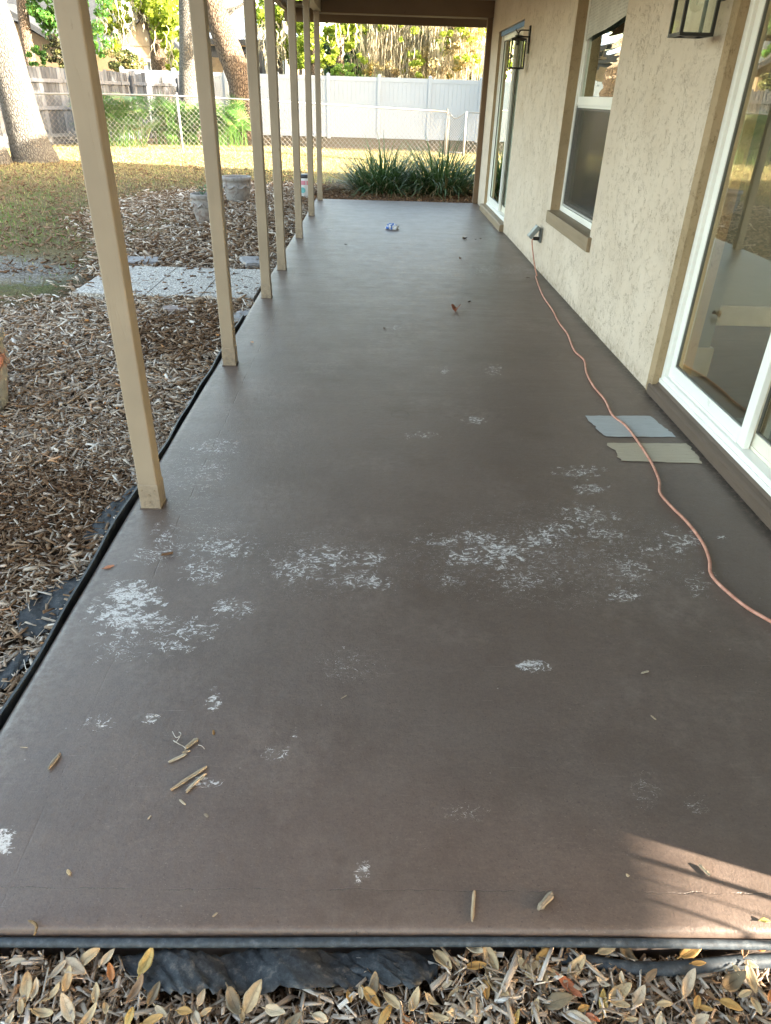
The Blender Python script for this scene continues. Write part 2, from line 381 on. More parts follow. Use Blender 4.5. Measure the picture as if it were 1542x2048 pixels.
MAT['wire'] = simple('galvanised_wire', (0.22, 0.22, 0.21), 0.5, 0.1, 14)
MAT['chip'] = m_chip()
MAT['bark_grey'] = m_bark('grey_bark', (0.06, 0.057, 0.052), (0.165, 0.157, 0.14))
MAT['bark_brown'] = m_bark('brown_bark', (0.035, 0.025, 0.018), (0.19, 0.145, 0.105), 0.7)

# ------------------------------------------------------------------ ground
XE = -0.93; YF = 0.752; YB = 11.66; XW = 1.55
def m_ground():
    m = MT('yard_soil', 0.95, (0.1, 0.08, 0.05), 0.15)
    p = m.pos(); x, y, z = m.sep(p)
    n = m.noise(p, 0.6, 6, 0.65); f = m.noise(p, 16, 6, 0.75); f2 = m.noise(p, 55, 4, 0.7)
    dry = m.ramp(m.math('ADD', m.math('MULTIPLY', f, 0.6), m.math('MULTIPLY', f2, 0.4)), [(0.32, (0.065, 0.048, 0.026)), (0.5, (0.17, 0.135, 0.065)), (0.68, (0.31, 0.26, 0.13))])
    gr = m.ramp(f, [(0.35, (0.04, 0.06, 0.015)), (0.65, (0.11, 0.15, 0.035))])
    c = m.mix(m.rng(n, 0.5, 0.64, 0, 0.75), dry, gr)
    # grey sand patch left of the pavers
    dd = m.n('ShaderNodeVectorMath', operation='DISTANCE'); m.l(m.mp(p, (0.55, 1, 0)), dd.inputs[0]); dd.inputs[1].default_value = (-3.75*0.55, 6.6, 0)
    sd_ = m.rng(m.math('ADD', dd.outputs['Value'], m.math('ADD', m.math('MULTIPLY', f, 0.9), m.math('MULTIPLY', m.noise(p, 3.2, 5, .7), 0.8))), 1.25, 1.6, 1, 0)
    c = m.mix(m.math('MULTIPLY', sd_, 0.9), c, m.ramp(f2, [(0.40, (0.085, 0.072, 0.058)), (0.50, (0.28, 0.265, 0.245)), (0.62, (0.46, 0.45, 0.43))]))
    # bark soil in the beds
    bed = m.math('MAXIMUM', m.rng(m.math('ADD', x, m.math('MULTIPLY', n, 0.6)), -2.4, -2.1, 0, 1), m.rng(m.math('ADD', y, m.math('MULTIPLY', n, 0.6)), 5.7, 6.0, 1, 0))
    bed = m.math('MULTIPLY', bed, m.rng(y, 14.9, 15.4, 1, 0))
    c = m.mix(bed, c, m.ramp(f2, [(0.3, (0.035, 0.023, 0.014)), (0.7, (0.13, 0.085, 0.052))]))
    # shaded leaf litter behind the wire fence
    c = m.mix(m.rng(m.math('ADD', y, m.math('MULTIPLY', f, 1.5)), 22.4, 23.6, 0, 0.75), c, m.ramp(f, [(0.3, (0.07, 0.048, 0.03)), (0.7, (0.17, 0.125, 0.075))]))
    m.col(c); m.bump(m.math('ADD', f, m.math('MULTIPLY', f2, 0.7)), 1.0, 0.05)
    return m.m
def gz(x, y):
    """height of the yard surface"""
    return -0.09+0.03*np.sin(x*0.7+1)*np.cos(y*0.45)+0.0*x
GX = np.concatenate([[-400, -120, -60, -35, -22], np.arange(-16, 12.1, 0.5), [18, 30, 60, 120, 400]])
GY = np.concatenate([[-200, -60, -20, -8], np.arange(-4, 36.1, 0.5), [45, 60, 100, 200, 600, 1200]])
gx, gy = np.meshgrid(GX, GY)
zz = gz(gx, gy); zz = np.where((np.abs(gx) > 16) | (gy > 36) | (gy < -4), -0.1, zz)
zz = np.where((gx > -1.3) & (gy < 12.2), np.minimum(zz, -0.10), zz)
nX, nY = len(GX), len(GY)
idx = np.arange(nX*nY).reshape(nY, nX)
Fg = np.stack([idx[:-1, :-1], idx[:-1, 1:], idx[1:, 1:], idx[1:, :-1]], -1).reshape(-1, 4)
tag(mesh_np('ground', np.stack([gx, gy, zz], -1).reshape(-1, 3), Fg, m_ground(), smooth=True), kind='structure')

# ------------------------------------------------------------------ porch floor with wear
BL = [(435,895,30,12,.6),(425,940,22,20,.3),(330,1083,20,22,.75),(295,1112,30,15,.5),(440,1095,45,16,.85),(405,1143,30,15,.85),(600,1138,40,18,.95),
(655,1115,45,14,.95),(740,1118,24,13,1.25),(715,1162,50,12,.7),(752,1163,18,8,1.2),(268,1195,45,24,1.7),(240,1235,48,22,1.7),(305,1243,32,8,1.4),(375,1262,48,18,.8),
(340,1290,36,14,.75),(460,1217,34,13,.85),(240,1300,40,25,.3),(882,1085,34,9,.7),(935,1115,28,14,1.0),(955,1073,36,10,.85),(1005,1103,38,24,1.2),
(1078,1080,26,15,1.1),(1122,1057,30,9,.9),(1175,1033,34,16,.95),(1205,1068,36,9,.85),(1155,945,34,9,.8),(1180,977,24,7,.8),(1365,1083,27,20,.95),
(1305,1102,22,10,1.0),(1265,1140,33,18,.65),(1250,1193,24,10,.9),(1070,1330,33,8,1.1),(300,1437,20,7,2.0),(427,1400,8,14,1.6),(408,1566,19,7,1.5),
(553,1508,15,7,.9),(585,1473,9,5,.9),(205,1443,22,12,.6),(722,1747,11,19,1.4),(3,1688,15,20,2.6),(950,840,16,5,1.0),(845,870,22,6,.7),(988,740,12,7,.8),
(890,742,8,5,.6),(930,1625,40,15,.12),(1395,1610,20,18,.14),(1045,1160,40,15,.4),(1400,1165,25,16,.4),(900,1160,20,8,.5),(700,1330,60,30,.10),(1290,1580,25,30,.12),
(420,1080,60,40,.12),(1100,1110,220,80,.14),(640,1130,120,60,.1),(380,960,60,70,.14),(1010,540,60,8,.25),(1160,565,30,8,.3),(790,655,10,4,.3),(1445,1075,8,4,.9)]
xs = np.concatenate([np.arange(XE, XW+0.001, 0.0124)])
ys = np.concatenate([YF+np.array([0.0, 0.003, 0.008, 0.015, 0.024, 0.035]), np.arange(YF+0.048, 5.0, 0.0125), np.arange(5.0, YB, 0.05), [YB]])
fx, fy = np.meshgrid(xs, ys)
fz = 0.0015*np.sin(fx*2.1+fy*1.3)+0.0012*np.sin(fx*5.3-fy*2.4+1)
for d, dz in ((0.0, -0.05), (0.003, -0.010), (0.008, -0.0055), (0.015, -0.003), (0.024, -0.0015), (0.035, -0.0005)):
    fz = np.where(np.abs(fy-(YF+d)) < 1e-6, fz+dz, fz)
left = np.clip((fx-XE)/0.02, 0, 1); fz -= (1-left)**2*0.012
P = np.stack([fx, fy, fz], -1).reshape(-1, 3)
px, py = projv(P); wear = np.zeros(len(P))
NZ = np.sin(P[:, 0]*61+np.sin(P[:, 1]*43)*2.1)*np.sin(P[:, 1]*57+np.sin(P[:, 0]*37+1)*2.3)*.6+np.sin(P[:, 0]*131+np.sin(P[:, 1]*97)*2)*np.sin(P[:, 1]*119+2)*.45
for bx, by, rx, ry, s_ in BL:
    d2 = ((px-bx)/rx)**2+((py-by)/ry)**2
    wear = np.maximum(wear, np.where(d2 < 3.5, (.86*s_ if s_ < 1.5 else s_)*np.clip((1.4-d2*np.maximum(1+1.4*NZ, .3))*1.1, 0, 1), 0)) if s_ > .15 else wear+s_*np.exp(-d2)
n1, n2 = len(ys), len(xs); idx = np.arange(n1*n2).reshape(n1, n2)
Ff = np.stack([idx[:-1, :-1], idx[:-1, 1:], idx[1:, 1:], idx[1:, :-1]], -1).reshape(-1, 4)
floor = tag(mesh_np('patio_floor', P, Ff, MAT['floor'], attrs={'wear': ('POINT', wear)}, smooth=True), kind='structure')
boxobj('slab_side', (XE+0.002, XW, YF+0.004, YB-0.002, -0.14, -0.02), simple('slab_side_concrete', (0.10, 0.08, 0.07), 0.7, 0.3, 12, 0.4), floor, 0.0)

# paint colour test patches brushed on the floor
def paint_patch(name, pix, mat, label):
    bm = bmesh.new(); out = []
    for i in range(len(pix)):
        a = Vector(pix[i]); b = Vector(pix[(i+1) % len(pix)]); n = 14
        for k in range(n):
            t = k/n; q = a.lerp(b, t); am = 0.9 if (i % 2 == 0) else 1.6; off = 0 if k == 0 else off*.6+random.uniform(-1, 1)*(2.6 if i % 2 else .8)
            g = gnd(q.x+off*(1 if i % 2 else .2)+random.uniform(-am, am)*.5, q.y+random.uniform(-.5, .5)+(0 if i % 2 else off*.3), 0.004); out.append(g)
    prism(bm, out, Vector((0, 0, 0.0012)))
    o = objbm(name, bm, mat, floor); o['label'] = label; return o
def m_patch(name, col):
    m = MT(name, 0.42, col, 0.5); p = m.pos(); n = m.noise(m.mp(p, (3, 40, 1)), 3, 5, .7)
    thin = m.math('MULTIPLY', m.rng(m.noise(m.mp(p, (7, 90, 1)), 1.6, 5, .75), .56, .68, 0, .55), m.rng(m.noise(p, 8, 3), .45, .6, .1, 1)); m.col(m.mix(m.math('MAXIMUM', thin, m.rng(m.noise(p, 120, 4, .7), .64, .70, 0, .8)), m.ramp(n, [(.3, tuple(v*.84 for v in col)), (.7, tuple(v*1.08 for v in col))]), (0.13, 0.105, 0.09)))
    m.bump(n, .3, .001); return m.m
paint_patch('paint_patch', [(1171, 832), (1300, 832), (1352, 874), (1213, 873)], m_patch('blue_grey_paint', (0.36, 0.39, 0.41)), 'pale blue grey paint test patch on the floor')
paint_patch('paint_patch', [(1215, 886), (1372, 887), (1404, 927), (1242, 921)], m_patch('beige_paint', (0.40, 0.35, 0.265)), 'beige paint test patch on the floor')

# ------------------------------------------------------------------ house
house = empty('house', (1.55, 0.63, 0), 'beige stucco house with brown porch beams, white framed windows and sliding glass doors', 'house')
WT = 0.2
DO = (1.45, 3.685, 0.085, 2.13)      # near sliding door opening (y0,y1,z0,z1)
WO = (5.36, 6.72, 0.555, 2.16)
FO = (9.08, 10.92, 0.085, 2.13)
WE = 11.75
def wallobj():
    bm = bmesh.new()
    for y0, y1, z0, z1 in ((0.63, DO[0], -0.1, 2.7), (DO[0], DO[1], -0.1, 0.0), (DO[0], DO[1], DO[3], 2.7), (DO[1], WO[0], -0.1, 2.7),
                           (WO[0], WO[1], -0.1, WO[2]-0.11), (WO[0], WO[1], WO[3], 2.7), (WO[1], FO[0], -0.1, 2.7),
                           (FO[0], FO[1], -0.1, 0.0), (FO[0], FO[1], FO[3], 2.7), (FO[1], WE, -0.1, 2.7)):
        box(bm, XW, XW+WT, y0, y1, z0, z1)
    bmesh.ops.remove_doubles(bm, verts=bm.verts[:], dist=1e-5)
    return objbm('wall', bm, MAT['stucco'], house)
wall_ = wallobj()
# painted reveals (darker tan bands on the jamb returns), 3 mm proud of the wall cut
bm = bmesh.new()
bm.free(); boxobj('window_reveal', (XW+0.001, 1.64, WO[1]-0.004, WO[1]+0.02, WO[2], WO[3]), MAT['reveal'], house)
boxobj('door_reveal', (XW+0.001, 1.62, DO[1]-0.004, DO[1]+0.02, 0.06, DO[3]), MAT['reveal'], house)
boxobj('door_reveal', (XW+0.001, 1.62, FO[1]-0.004, FO[1]+0.02, 0.06, FO[3]), MAT['reveal'], house)
# tan shadowless return strip on the wall face by the near door jamb
boxobj('jamb_trim', (XW-0.003, XW+0.0015, DO[1]-0.002, DO[1]+0.075, 0.0, DO[3]), MAT['reveal'], house)
# curbs under doors
bm = bmesh.new()
pr = [(1.537, 0.0), (1.537, 0.048), (1.548, 0.056), (1.57, 0.062), (1.588, 0.083), (1.70, 0.083), (1.70, 0.0)]
prism(bm, [Vector((x, DO[0], z)) for x, z in pr], Vector((0, DO[1]-DO[0]+0.03, 0)))
objbm('door_curb', bm, MAT['curb'], house)
bm = bmesh.new()
prism(bm, [Vector((x, FO[0]-0.03, z)) for x, z in [(1.50, 0.0), (1.50, 0.07), (1.51, 0.082), (1.70, 0.084), (1.70, 0.0)]], Vector((0, FO[1]-FO[0]+0.06, 0)))
objbm('door_curb', bm, MAT['sill'], house)
# window sill
boxobj('window_sill', (1.522, 1.66, 5.30, 6.72, 0.455, 0.553), MAT['sill'], house, 0.004)

def sliding_door(y0, y1, z0, z1, X, name='sliding_door', meet=None, hand=True, near=False):
    d = empty(name, (X, y0, z0), None, None); d.parent = house; d.matrix_parent_inverse = PM(house).inverted()
    bm = bmesh.new(); fw = 0.045
    # outer frame with stepped profile
    for (a, b, c_, e) in ((y0, y0+fw, z0, z1), (y1-fw, y1, z0, z1), (y0+fw, y1-fw, z0, z0+0.035), (y0+fw, y1-fw, z1-fw, z1)):
        box(bm, X, X+0.09, a, b, c_, e, 0.003)
    box(bm, X-0.008, X+0.004, y0+0.001, y1-0.001, z0-0.012, z0+0.012, 0.002)
    objbm('frame', bm, MAT['vinyl'], d)
    ym = meet
    # far (fixed) panel nearer to the porch, sliding panel behind
    for k, (a, b, xo) in enumerate(((ym-0.035, y1-fw+0.002, X+0.018), (y0+fw-0.002, ym+0.035, X+0.055))):
        p = boxobj('panel', (xo, xo+0.028, a, a+0.062, z0+0.036, z1-fw), MAT['vinyl'], d, 0.003)
        bm = bmesh.new()
        box(bm, xo+0.001, xo+0.027, b-0.055, b, z0+0.036, z1-fw, 0.003)
        box(bm, xo, xo+0.028, a+0.062, b-0.055, z0+0.036, z0+0.036+0.072, 0.003)
        box(bm, xo-0.004, xo+0.004, a+0.062, b-0.055, z0+0.036, z0+0.052, 0.001)
        box(bm, xo, xo+0.028, a+0.062, b-0.055, z1-fw-0.06, z1-fw, 0.003)
        objbm('panel_rail', bm, MAT['almond'] if k == 1 else MAT['vinyl'], p)
        bm = bmesh.new(); g = 0.006
        A, B, Z0, Z1 = a+0.062, b-0.055, z0+0.108, z1-fw-0.06
        for q in ((A, A+g, Z0, Z1), (B-g, B, Z0, Z1), (A+g, B-g, Z0, Z0+g), (A+g, B-g, Z1-g, Z1)): box(bm, xo+0.006, xo+0.02, *q)
        objbm('gasket', bm, MAT['gasket'], p)
        boxobj('glass', (xo+0.012, xo+0.014, A+0.001, B-0.001, Z0+0.001, Z1-0.001), MAT['glass'], p)
    if hand:
        ya = ym-0.03
        bm = bmesh.new(); box(bm, X-0.022, X+0.0175, ya+0.008, ya+0.032, 0.95, 1.2, 0.006); objbm('handle', bm, MAT['vinyl'], d)
    return d
nd = sliding_door(DO[0], DO[1], DO[2], DO[3], 1.588, meet=2.765, hand=False)
fd = sliding_door(FO[0], FO[1], FO[2], FO[3], 1.59, meet=9.95, hand=False)
# blue masking tape left along the head of the far door
boxobj('masking_tape', (1.578, 1.5885, FO[0]+0.01, FO[1]-0.01, FO[3]-0.05, FO[3]-0.004), simple('blue_tape', (0.16, 0.3, 0.55), 0.6), fd)
# far door plastic film hanging from the tape
# single hung window
wn = empty('window', (1.63, WO[0], WO[2]), None, None); wn.parent = house; wn.matrix_parent_inverse = PM(house).inverted()
bm = bmesh.new(); X = 1.634; y0, y1, z0, z1 = WO; ZM = 1.375
for q in ((y0, y0+0.04, z0, z1), (y1-0.04, y1, z0, z1), (y0+0.04, y1-0.04, z0, z0+0.045), (y0+0.04, y1-0.04, z1-0.04, z1)): box(bm, X, X+0.07, *q, 0.003)
objbm('frame', bm, MAT['vinyl'], wn)
bm = bmesh.new()
for q in ((y0+0.04, y0+0.07, ZM+0.05, z1-0.04), (y1-0.07, y1-0.04, ZM+0.05, z1-0.04), (y0+0.04, y1-0.04, ZM-0.012, ZM+0.05)): box(bm, X+0.012, X+0.05, *q, 0.003)
up = objbm('upper_sash', bm, MAT['vinyl'], wn)
boxobj('pane', (X+0.03, X+0.033, y0+0.07, y1-0.07, ZM+0.05, z1-0.04), MAT['glassw'], up)
bm = bmesh.new()
for q in ((y0+0.04, y0+0.075, z0+0.045, ZM-0.012), (y1-0.075, y1-0.04, z0+0.045, ZM-0.012), (y0+0.075, y1-0.075, z0+0.045, z0+0.085), (y0+0.075, y1-0.075, ZM-0.045, ZM-0.012)): box(bm, X+0.02, X+0.06, *q, 0.003)
lo = objbm('lower_sash', bm, MAT['vinyl'], wn)
boxobj('pane', (X+0.045, X+0.048, y0+0.075, y1-0.075, z0+0.085, ZM-0.045), MAT['glass'], lo)
def m_screen():
    m = MT('insect_screen', 0.35, (0.014, 0.014, 0.014), 0.5)
    tr = m.n('ShaderNodeBsdfTransparent'); mx = m.n('ShaderNodeMixShader')
    m.l(m.rng(m.noise(m.mp(m.pos(), (1, 1, 30)), 14, 3), .3, .7, .40, .55), mx.inputs[0])
    m.l(tr.outputs[0], mx.inputs[1]); m.l(m.b.outputs[0], mx.inputs[2]); m.l(mx.outputs[0], m.out.inputs[0]); return m.m
boxobj('insect_screen', (X+0.012, X+0.0135, y0+0.058, y1-0.058, z0+0.062, ZM-0.028), m_screen(), lo)
bm = bmesh.new()
for q in ((y0+0.045, y0+0.058, z0+0.05, ZM-0.016), (y1-0.058, y1-0.045, z0+0.05, ZM-0.016), (y0+0.058, y1-0.058, z0+0.05, z0+0.062)): box(bm, X+0.008, X+0.016, *q)
objbm('screen_frame', bm, simple('screen_frame_grey', (0.4, 0.4, 0.38), 0.5), lo)
# printed protective sheet peeling at the top of the upper pane
def m_paper():
    m = MT('printed_film', 0.5, (0.6, 0.6, 0.56), 0.4)
    p = m.pos(); x, y, z = m.sep(p)
    rows = m.math('LESS_THAN', m.math('ABSOLUTE', m.math('SUBTRACT', m.math('FRACT', m.math('MULTIPLY', m.math('ADD', z, m.math('MULTIPLY', y, 0.06)), 48.0)), 0.5)), 0.22)
    w = m.math('GREATER_THAN', m.noise(m.mp(p, (1, 70, 48)), 1.0, 2), 0.5)
    f = m.math('MULTIPLY', m.math('MULTIPLY', rows, w), 0.42)
    m.col(m.mix(f, m.ramp(m.noise(p, 6, 5), [(.3, (.40, .39, .35)), (.7, (.56, .55, .5))]), (0.17, 0.17, 0.16)))
    m.bump(m.noise(m.mp(p, (1, 5, 1)), 6, 4), .7, .01); return m.m
V = []; F = []; nn = 24
for i in range(nn+1):
    t = i/nn; yy = WO[0]+0.05+(WO[1]-WO[0]-0.1)*t
    zb = 1.94-0.17*0+0.10*(0)  # lower edge follows a slant
    zb = 1.885 + (1.765-1.885)*0 + (0.21*t - 0.02)*0
    zb = np.interp(t, [0, 0.1, 1], [1.925, 1.90, 1.80])+0.006*math.sin(9*t)
    for j in range(6):
        s = j/5; V.append((1.640+0.006*math.sin(7*t+3*s)*(1-s)-0.004*(1-s), yy, zb+(WO[3]-0.045-zb)*s))
for i in range(nn):
    for j in range(5): a = i*6+j; F.append((a, a+1, a+7, a+6))
pf = MB().add(V, F).build('protective_film', m_paper(), wn, True)
# ------ roof, beams, ceiling
RF = simple('roof_shingle', (0.10, 0.09, 0.08), 0.9, 0.3, 6, 0.6, 30)
ceil = boxobj('porch_ceiling', (-1.25, 1.55, -1.2, 12.15, 2.52, 2.56), m_paintwood('cream_ceiling_board', (0.66, 0.61, 0.52), .6, 1), house)
boxobj('beam', (-0.89, -0.79, -1.0, 11.56, 2.335, 2.52), MAT['post'], house, 0.004)
boxobj('beam', (-0.89, 1.548, 11.562, 11.66, 2.325, 2.52), MAT['beam'], house, 0.004)
boxobj('beam_moulding', (-0.9, 1.548, 11.655, 11.70, 2.318, 2.345), MAT['post'], house, 0.003)
boxobj('fascia', (-1.35, 1.62, 12.15, 12.19, 2.255, 2.5), MAT['beam'], house, 0.003)
boxobj('soffit', (-1.25, 1.60, 11.70, 12.148, 2.42, 2.44), MAT['post'], house, 0.0)
boxobj('fascia', (-1.30, -1.26, -1.2, 12.148, 2.36, 2.5), MAT['beam'], house, 0.003)
boxobj('corner_trim', (1.478, 1.548, 11.60, 11.70, 0.0, 2.324), MAT['trimbrown'], house, 0.003)
# gutter along the yard side
mb = MB(); prof = []
for k in range(9): th = math.pi+math.pi*k/8; prof.append((-1.36+0.055*math.cos(th), 2.47+0.075*math.sin(th)))
V = []; F = []
for yy in (-1.2, 12.2):
    for a in prof: V.append((a[0], yy, a[1]))
    for a in prof[::-1]: V.append((-1.36+(a[0]+1.36)*.93, yy, a[1]+.004))
m_ = len(prof)*2
for k in range(m_): F.append((k, (k+1) % m_, m_+(k+1) % m_, m_+k))
F.append(tuple(range(m_))); F.append(tuple(range(2*m_-1, m_-1, -1)))
MB().add(V, F).build('gutter', MAT['beam'], house)
# roof planes: porch lean-to + main gable roof + an added flat part in front
bm = bmesh.new()
prism(bm, [Vector((-1.35, -1.2, 2.50)), Vector((1.56, -1.2, 3.25)), Vector((1.56, -1.2, 3.31)), Vector((-1.35, -1.2, 2.58))], Vector((0, 13.4, 0)))
prism(bm, [Vector((1.561, 0.30, 3.25)), Vector((6.2, 0.30, 5.2)), Vector((12.6, 0.30, 2.62)), Vector((12.6, 0.30, 2.72)), Vector((6.2, 0.30, 5.34)), Vector((1.561, 0.30, 3.37))], Vector((0, 12.7, 0)))
objbm('roof', bm, RF, house)
boxobj('roof', (1.56, 7.395, -2.6, 0.62, 2.46, 2.60), RF, house)  # unseen roof added so its edge trims the sun patch on the floor
bm = bmesh.new()
prism(bm, [Vector((3.0, 12.3, -0.1)), Vector((12.2, 12.3, -0.1)), Vector((12.2, 12.3, 2.7)), Vector((6.2, 12.3, 5.12)), Vector((3.0, 12.3, 3.7))], Vector((0, 0.15, 0)))
box(bm, 1.752, 12.2, 11.55, 11.75, -0.1, 3.2)
box(bm, 12.0, 12.2, 0.83, 11.5, -0.1, 0.1); box(bm, 12.0, 12.2, 0.83, 11.5, 2.3, 2.6)  # unseen east side left open to brighten the room behind the glass
prism(bm, [Vector((1.752, .64, 2.46)), Vector((12.2, .64, 2.46)), Vector((12.2, .64, 2.7)), Vector((6.2, .64, 5.1)), Vector((1.752, .64, 3.25))], Vector((0, .15, 0)))
box(bm, 1.751, 12.2, 0.63, 0.83, -0.1, 2.45)
box(bm, 2.6, 3.6, -6.0, -0.30, -0.1, 2.45)  # unseen block added to shade the front mulch and bound the sun patch
objbm('outer_wall_and_sun_block', bm, MAT['stucco'], house)
# interior room
INW = simple('interior_wall_paint', (0.27, 0.32, 0.345), 0.7, 0.03, 2)
def m_inner_floor():
    m = MT('interior_floor', 0.3, (0.12, 0.08, 0.055), 0.5); p = m.pos()
    n = m.noise(m.mp(p, (1.2, 9, 1)), 4, 6, .65); m.col(m.ramp(n, [(.3, (0.10, 0.085, 0.075)), (.7, (0.19, 0.165, 0.145))])); return m.m
boxobj('interior_floor', (1.752, 11.99, 0.84, 11.54, -0.05, 0.03), m_inner_floor(), house)
bm = bmesh.new()
box(bm, 1.76, 6.0, 5.02, 5.14, 0.031, 2.45);
box(bm, 1.76, 11.9, 0.84, 11.5, 2.451, 2.5)
box(bm, 3.6, 3.7, 5.15, 11.5, 0.031, 2.45)
box(bm, 1.80, 1.93, 3.92, 4.10, 0.2, 2.44)
objbm('interior_wall', bm, INW, house)
bm = bmesh.new(); box(bm, 1.77, 6.0, 4.995, 5.018, 0.032, 0.17, 0.003); box(bm, 1.785, 1.95, 3.90, 4.12, 0.032, 0.2, 0.003)
objbm('baseboard', bm, simple('baseboard_white', (0.46, 0.50, 0.50), 0.4), house)

# ------------------------------------------------------------------ posts
PY = [2.338, 3.997, 5.585, 6.599, 8.241, 9.914, 11.50]
plab = ['nearest tan square porch post, tallest in the picture', 'second tan porch post from the front, left of the first walkway gap', 'third porch post from the front, at the near corner of the pebble pavers',
        'fourth porch post from the front, at the far corner of the pebble pavers', 'fifth porch post from the front, beyond the pavers', 'sixth porch post from the front, beside the white pail', 'farthest porch post, at the far corner of the floor under the beam end']
SCREW = simple('painted_screw', (0.27, 0.21, 0.14), 0.5)
for i, y in enumerate(PY):
    X0 = -0.848; r = 0.0365
    p = empty('porch_post', (X0, y, 0), plab[i], 'post', 'tan posts along the porch edge')
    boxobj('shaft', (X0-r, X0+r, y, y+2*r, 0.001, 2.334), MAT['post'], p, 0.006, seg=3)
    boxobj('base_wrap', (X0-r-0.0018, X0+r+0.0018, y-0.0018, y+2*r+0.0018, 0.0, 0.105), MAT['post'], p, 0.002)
    for sx, sz in ((-0.024, 0.082), (0.024, 0.082), (0.0, 0.06), (0.0, 0.03)):
        MB().tube([(X0+sx, y-0.0045, sz), (X0+sx, y-0.001, sz)], 0.006 if sx == 0 and sz > .05 else 0.0035, 8).build('screw_head', SCREW, p)
    bm = bmesh.new(); box(bm, X0-r-0.006, X0+r+0.006, y-0.005, y+2*r+0.005, -0.002, 0.004)
    objbm('caulk', bm, MAT['curb'], p)

# ------------------------------------------------------------------ wall lanterns
def lantern(y, label):
    L = empty('wall_lantern', (1.55, y, 1.84), label, 'lantern', 'black lanterns on the stucco wall')
    cx = 1.43; h = 0.077; zb = 1.662; zt = 1.925; t = 0.014
    bm = bmesh.new()
    for sx in (-1, 1):
        for sy in (-1, 1):
            x = cx+sx*(h-t/2); yy = y+sy*(h-t/2); box(bm, x-t/2, x+t/2, yy-t/2, yy+t/2, zb+t, zt-t)
    for z in (zb, zt-t):
        for sx in (-1, 1): box(bm, cx+sx*(h-t/2)-t/2, cx+sx*(h-t/2)+t/2, y-h, y+h, z, z+t)
        for sy in (-1, 1): box(bm, cx-h+t, cx+h-t, y+sy*(h-t/2)-t/2, y+sy*(h-t/2)+t/2, z, z+t)
    objbm('cage', bm, MAT['black'], L)
    boxobj('bottom_plate', (cx-0.03, cx+0.03, y-0.03, y+0.03, zb+0.001, zb+0.006), MAT['black'], L)
    bm = bmesh.new(); a, b = h, 0.032
    vs = [bm.verts.new((cx+sx*a, y+sy*a, zt+0.001)) for sx, sy in ((-1, -1), (1, -1), (1, 1), (-1, 1))]
    vt = [bm.verts.new((cx+sx*b, y+sy*b, zt+0.012)) for sx, sy in ((-1, -1), (1, -1), (1, 1), (-1, 1))]
    bm.faces.new(vs[::-1]); bm.faces.new(vt)
    for k in range(4): bm.faces.new((vs[k], vs[(k+1) % 4], vt[(k+1) % 4], vt[k]))
    box(bm, cx-0.032, cx+0.032, y-0.032, y+0.032, zt+0.0125, zt+0.03, 0.002)
    objbm('cap', bm, MAT['black'], L)
    bm = bmesh.new(); g = 0.003
    for sx in (-1, 1): box(bm, cx+sx*(h-t/2)-0.001, cx+sx*(h-t/2)+0.001, y-h+t, y+h-t, zb+t, zt-t)
    for sy in (-1, 1): box(bm, cx-h+t, cx+h-t, y+sy*(h-t/2)-0.001, y+sy*(h-t/2)+0.001, zb+t, zt-t)
    objbm('glass', bm, MAT['bulbglass'], L)
    boxobj('back_plate', (1.532, 1.5495, y-0.028, y+0.028, 1.80, 2.04), MAT['black'], L, 0.004)
    mb = MB()
    mb.tube([(1.532, y, zt+0.02), (cx+0.03, y, zt+0.02)], 0.007, 8)
    mb.tube(smoothpts([(1.532, y, 2.0), (1.47, y, 2.0), (1.445, y, 1.995), (cx, y, 1.97), (cx, y, zt+0.03)], 5), 0.006, 8)
    mb.tube(smoothpts([(cx+.002, y, 1.972), (cx-0.018, y, 1.985), (cx-0.03, y, 2.0), (cx-0.028, y, 2.012)], 4), [0.005]*9+[0.004]*3+[0.003], 8)
    mb.build('arm', MAT['black'], L, True)
    mb = MB(); mb.tube([(cx, y, zt-0.001), (cx, y, zt-0.055)], [0.017, 0.017], 14); s = mb.build('socket', MAT['black'], L, True)
    V, F = lathe([(0.012, -0.055), (0.014, -0.07), (0.024, -0.095), (0.031, -0.125), (0.030, -0.145), (0.02, -0.163), (0.004, -0.17)], 20, (cx, y, zt))
    MB().add(V, F).build('bulb', MAT['bulbglass'], L, True)
    V, F = lathe([(0.004, -0.055), (0.003, -0.14), (0.001, -0.142)], 8, (cx, y, zt)); MB().add(V, F).build('filament', simple('filament', (0.5, 0.45, 0.35), 0.4), L)
lantern(8.66, 'small black box lantern on the wall beside the far sliding door')
lantern(3.875, 'large looking black box lantern cropped by the top edge, near the front sliding door')

# ------------------------------------------------------------------ outlet + cord
OY = 6.93
ob = empty('outlet_box', (1.55, OY, 0.30), 'grey weatherproof outlet box with raised cover low on the wall', 'outlet')
boxobj('back_box', (1.53, 1.5495, OY-0.04, OY+0.04, 0.245, 0.37), simple('outlet_grey', (0.13, 0.14, 0.135), 0.5), ob, 0.004)
bm = bmesh.new(); Mx = Matrix.Translation((1.528, OY, 0.372)) @ Matrix.Rotation(math.radians(38), 4, 'Y')
box(bm, -0.04, 0.0, -0.048, 0.048, -0.125, 0.0, 0.008, 2, Mx)
objbm('cover', bm, simple('outlet_cover', (0.20, 0.225, 0.225), 0.35), ob)
boxobj('plug', (1.475, 1.53, OY-0.018, OY+0.012, 0.262, 0.292), MAT['black'], ob, 0.005)
cp = [(1.482, OY-0.003, 0.276), (1.462, OY-0.03, 0.255), (1.468, OY-0.12, 0.16), (1.485, 6.72, 0.05), (1.487, 6.62, 0.0075)]
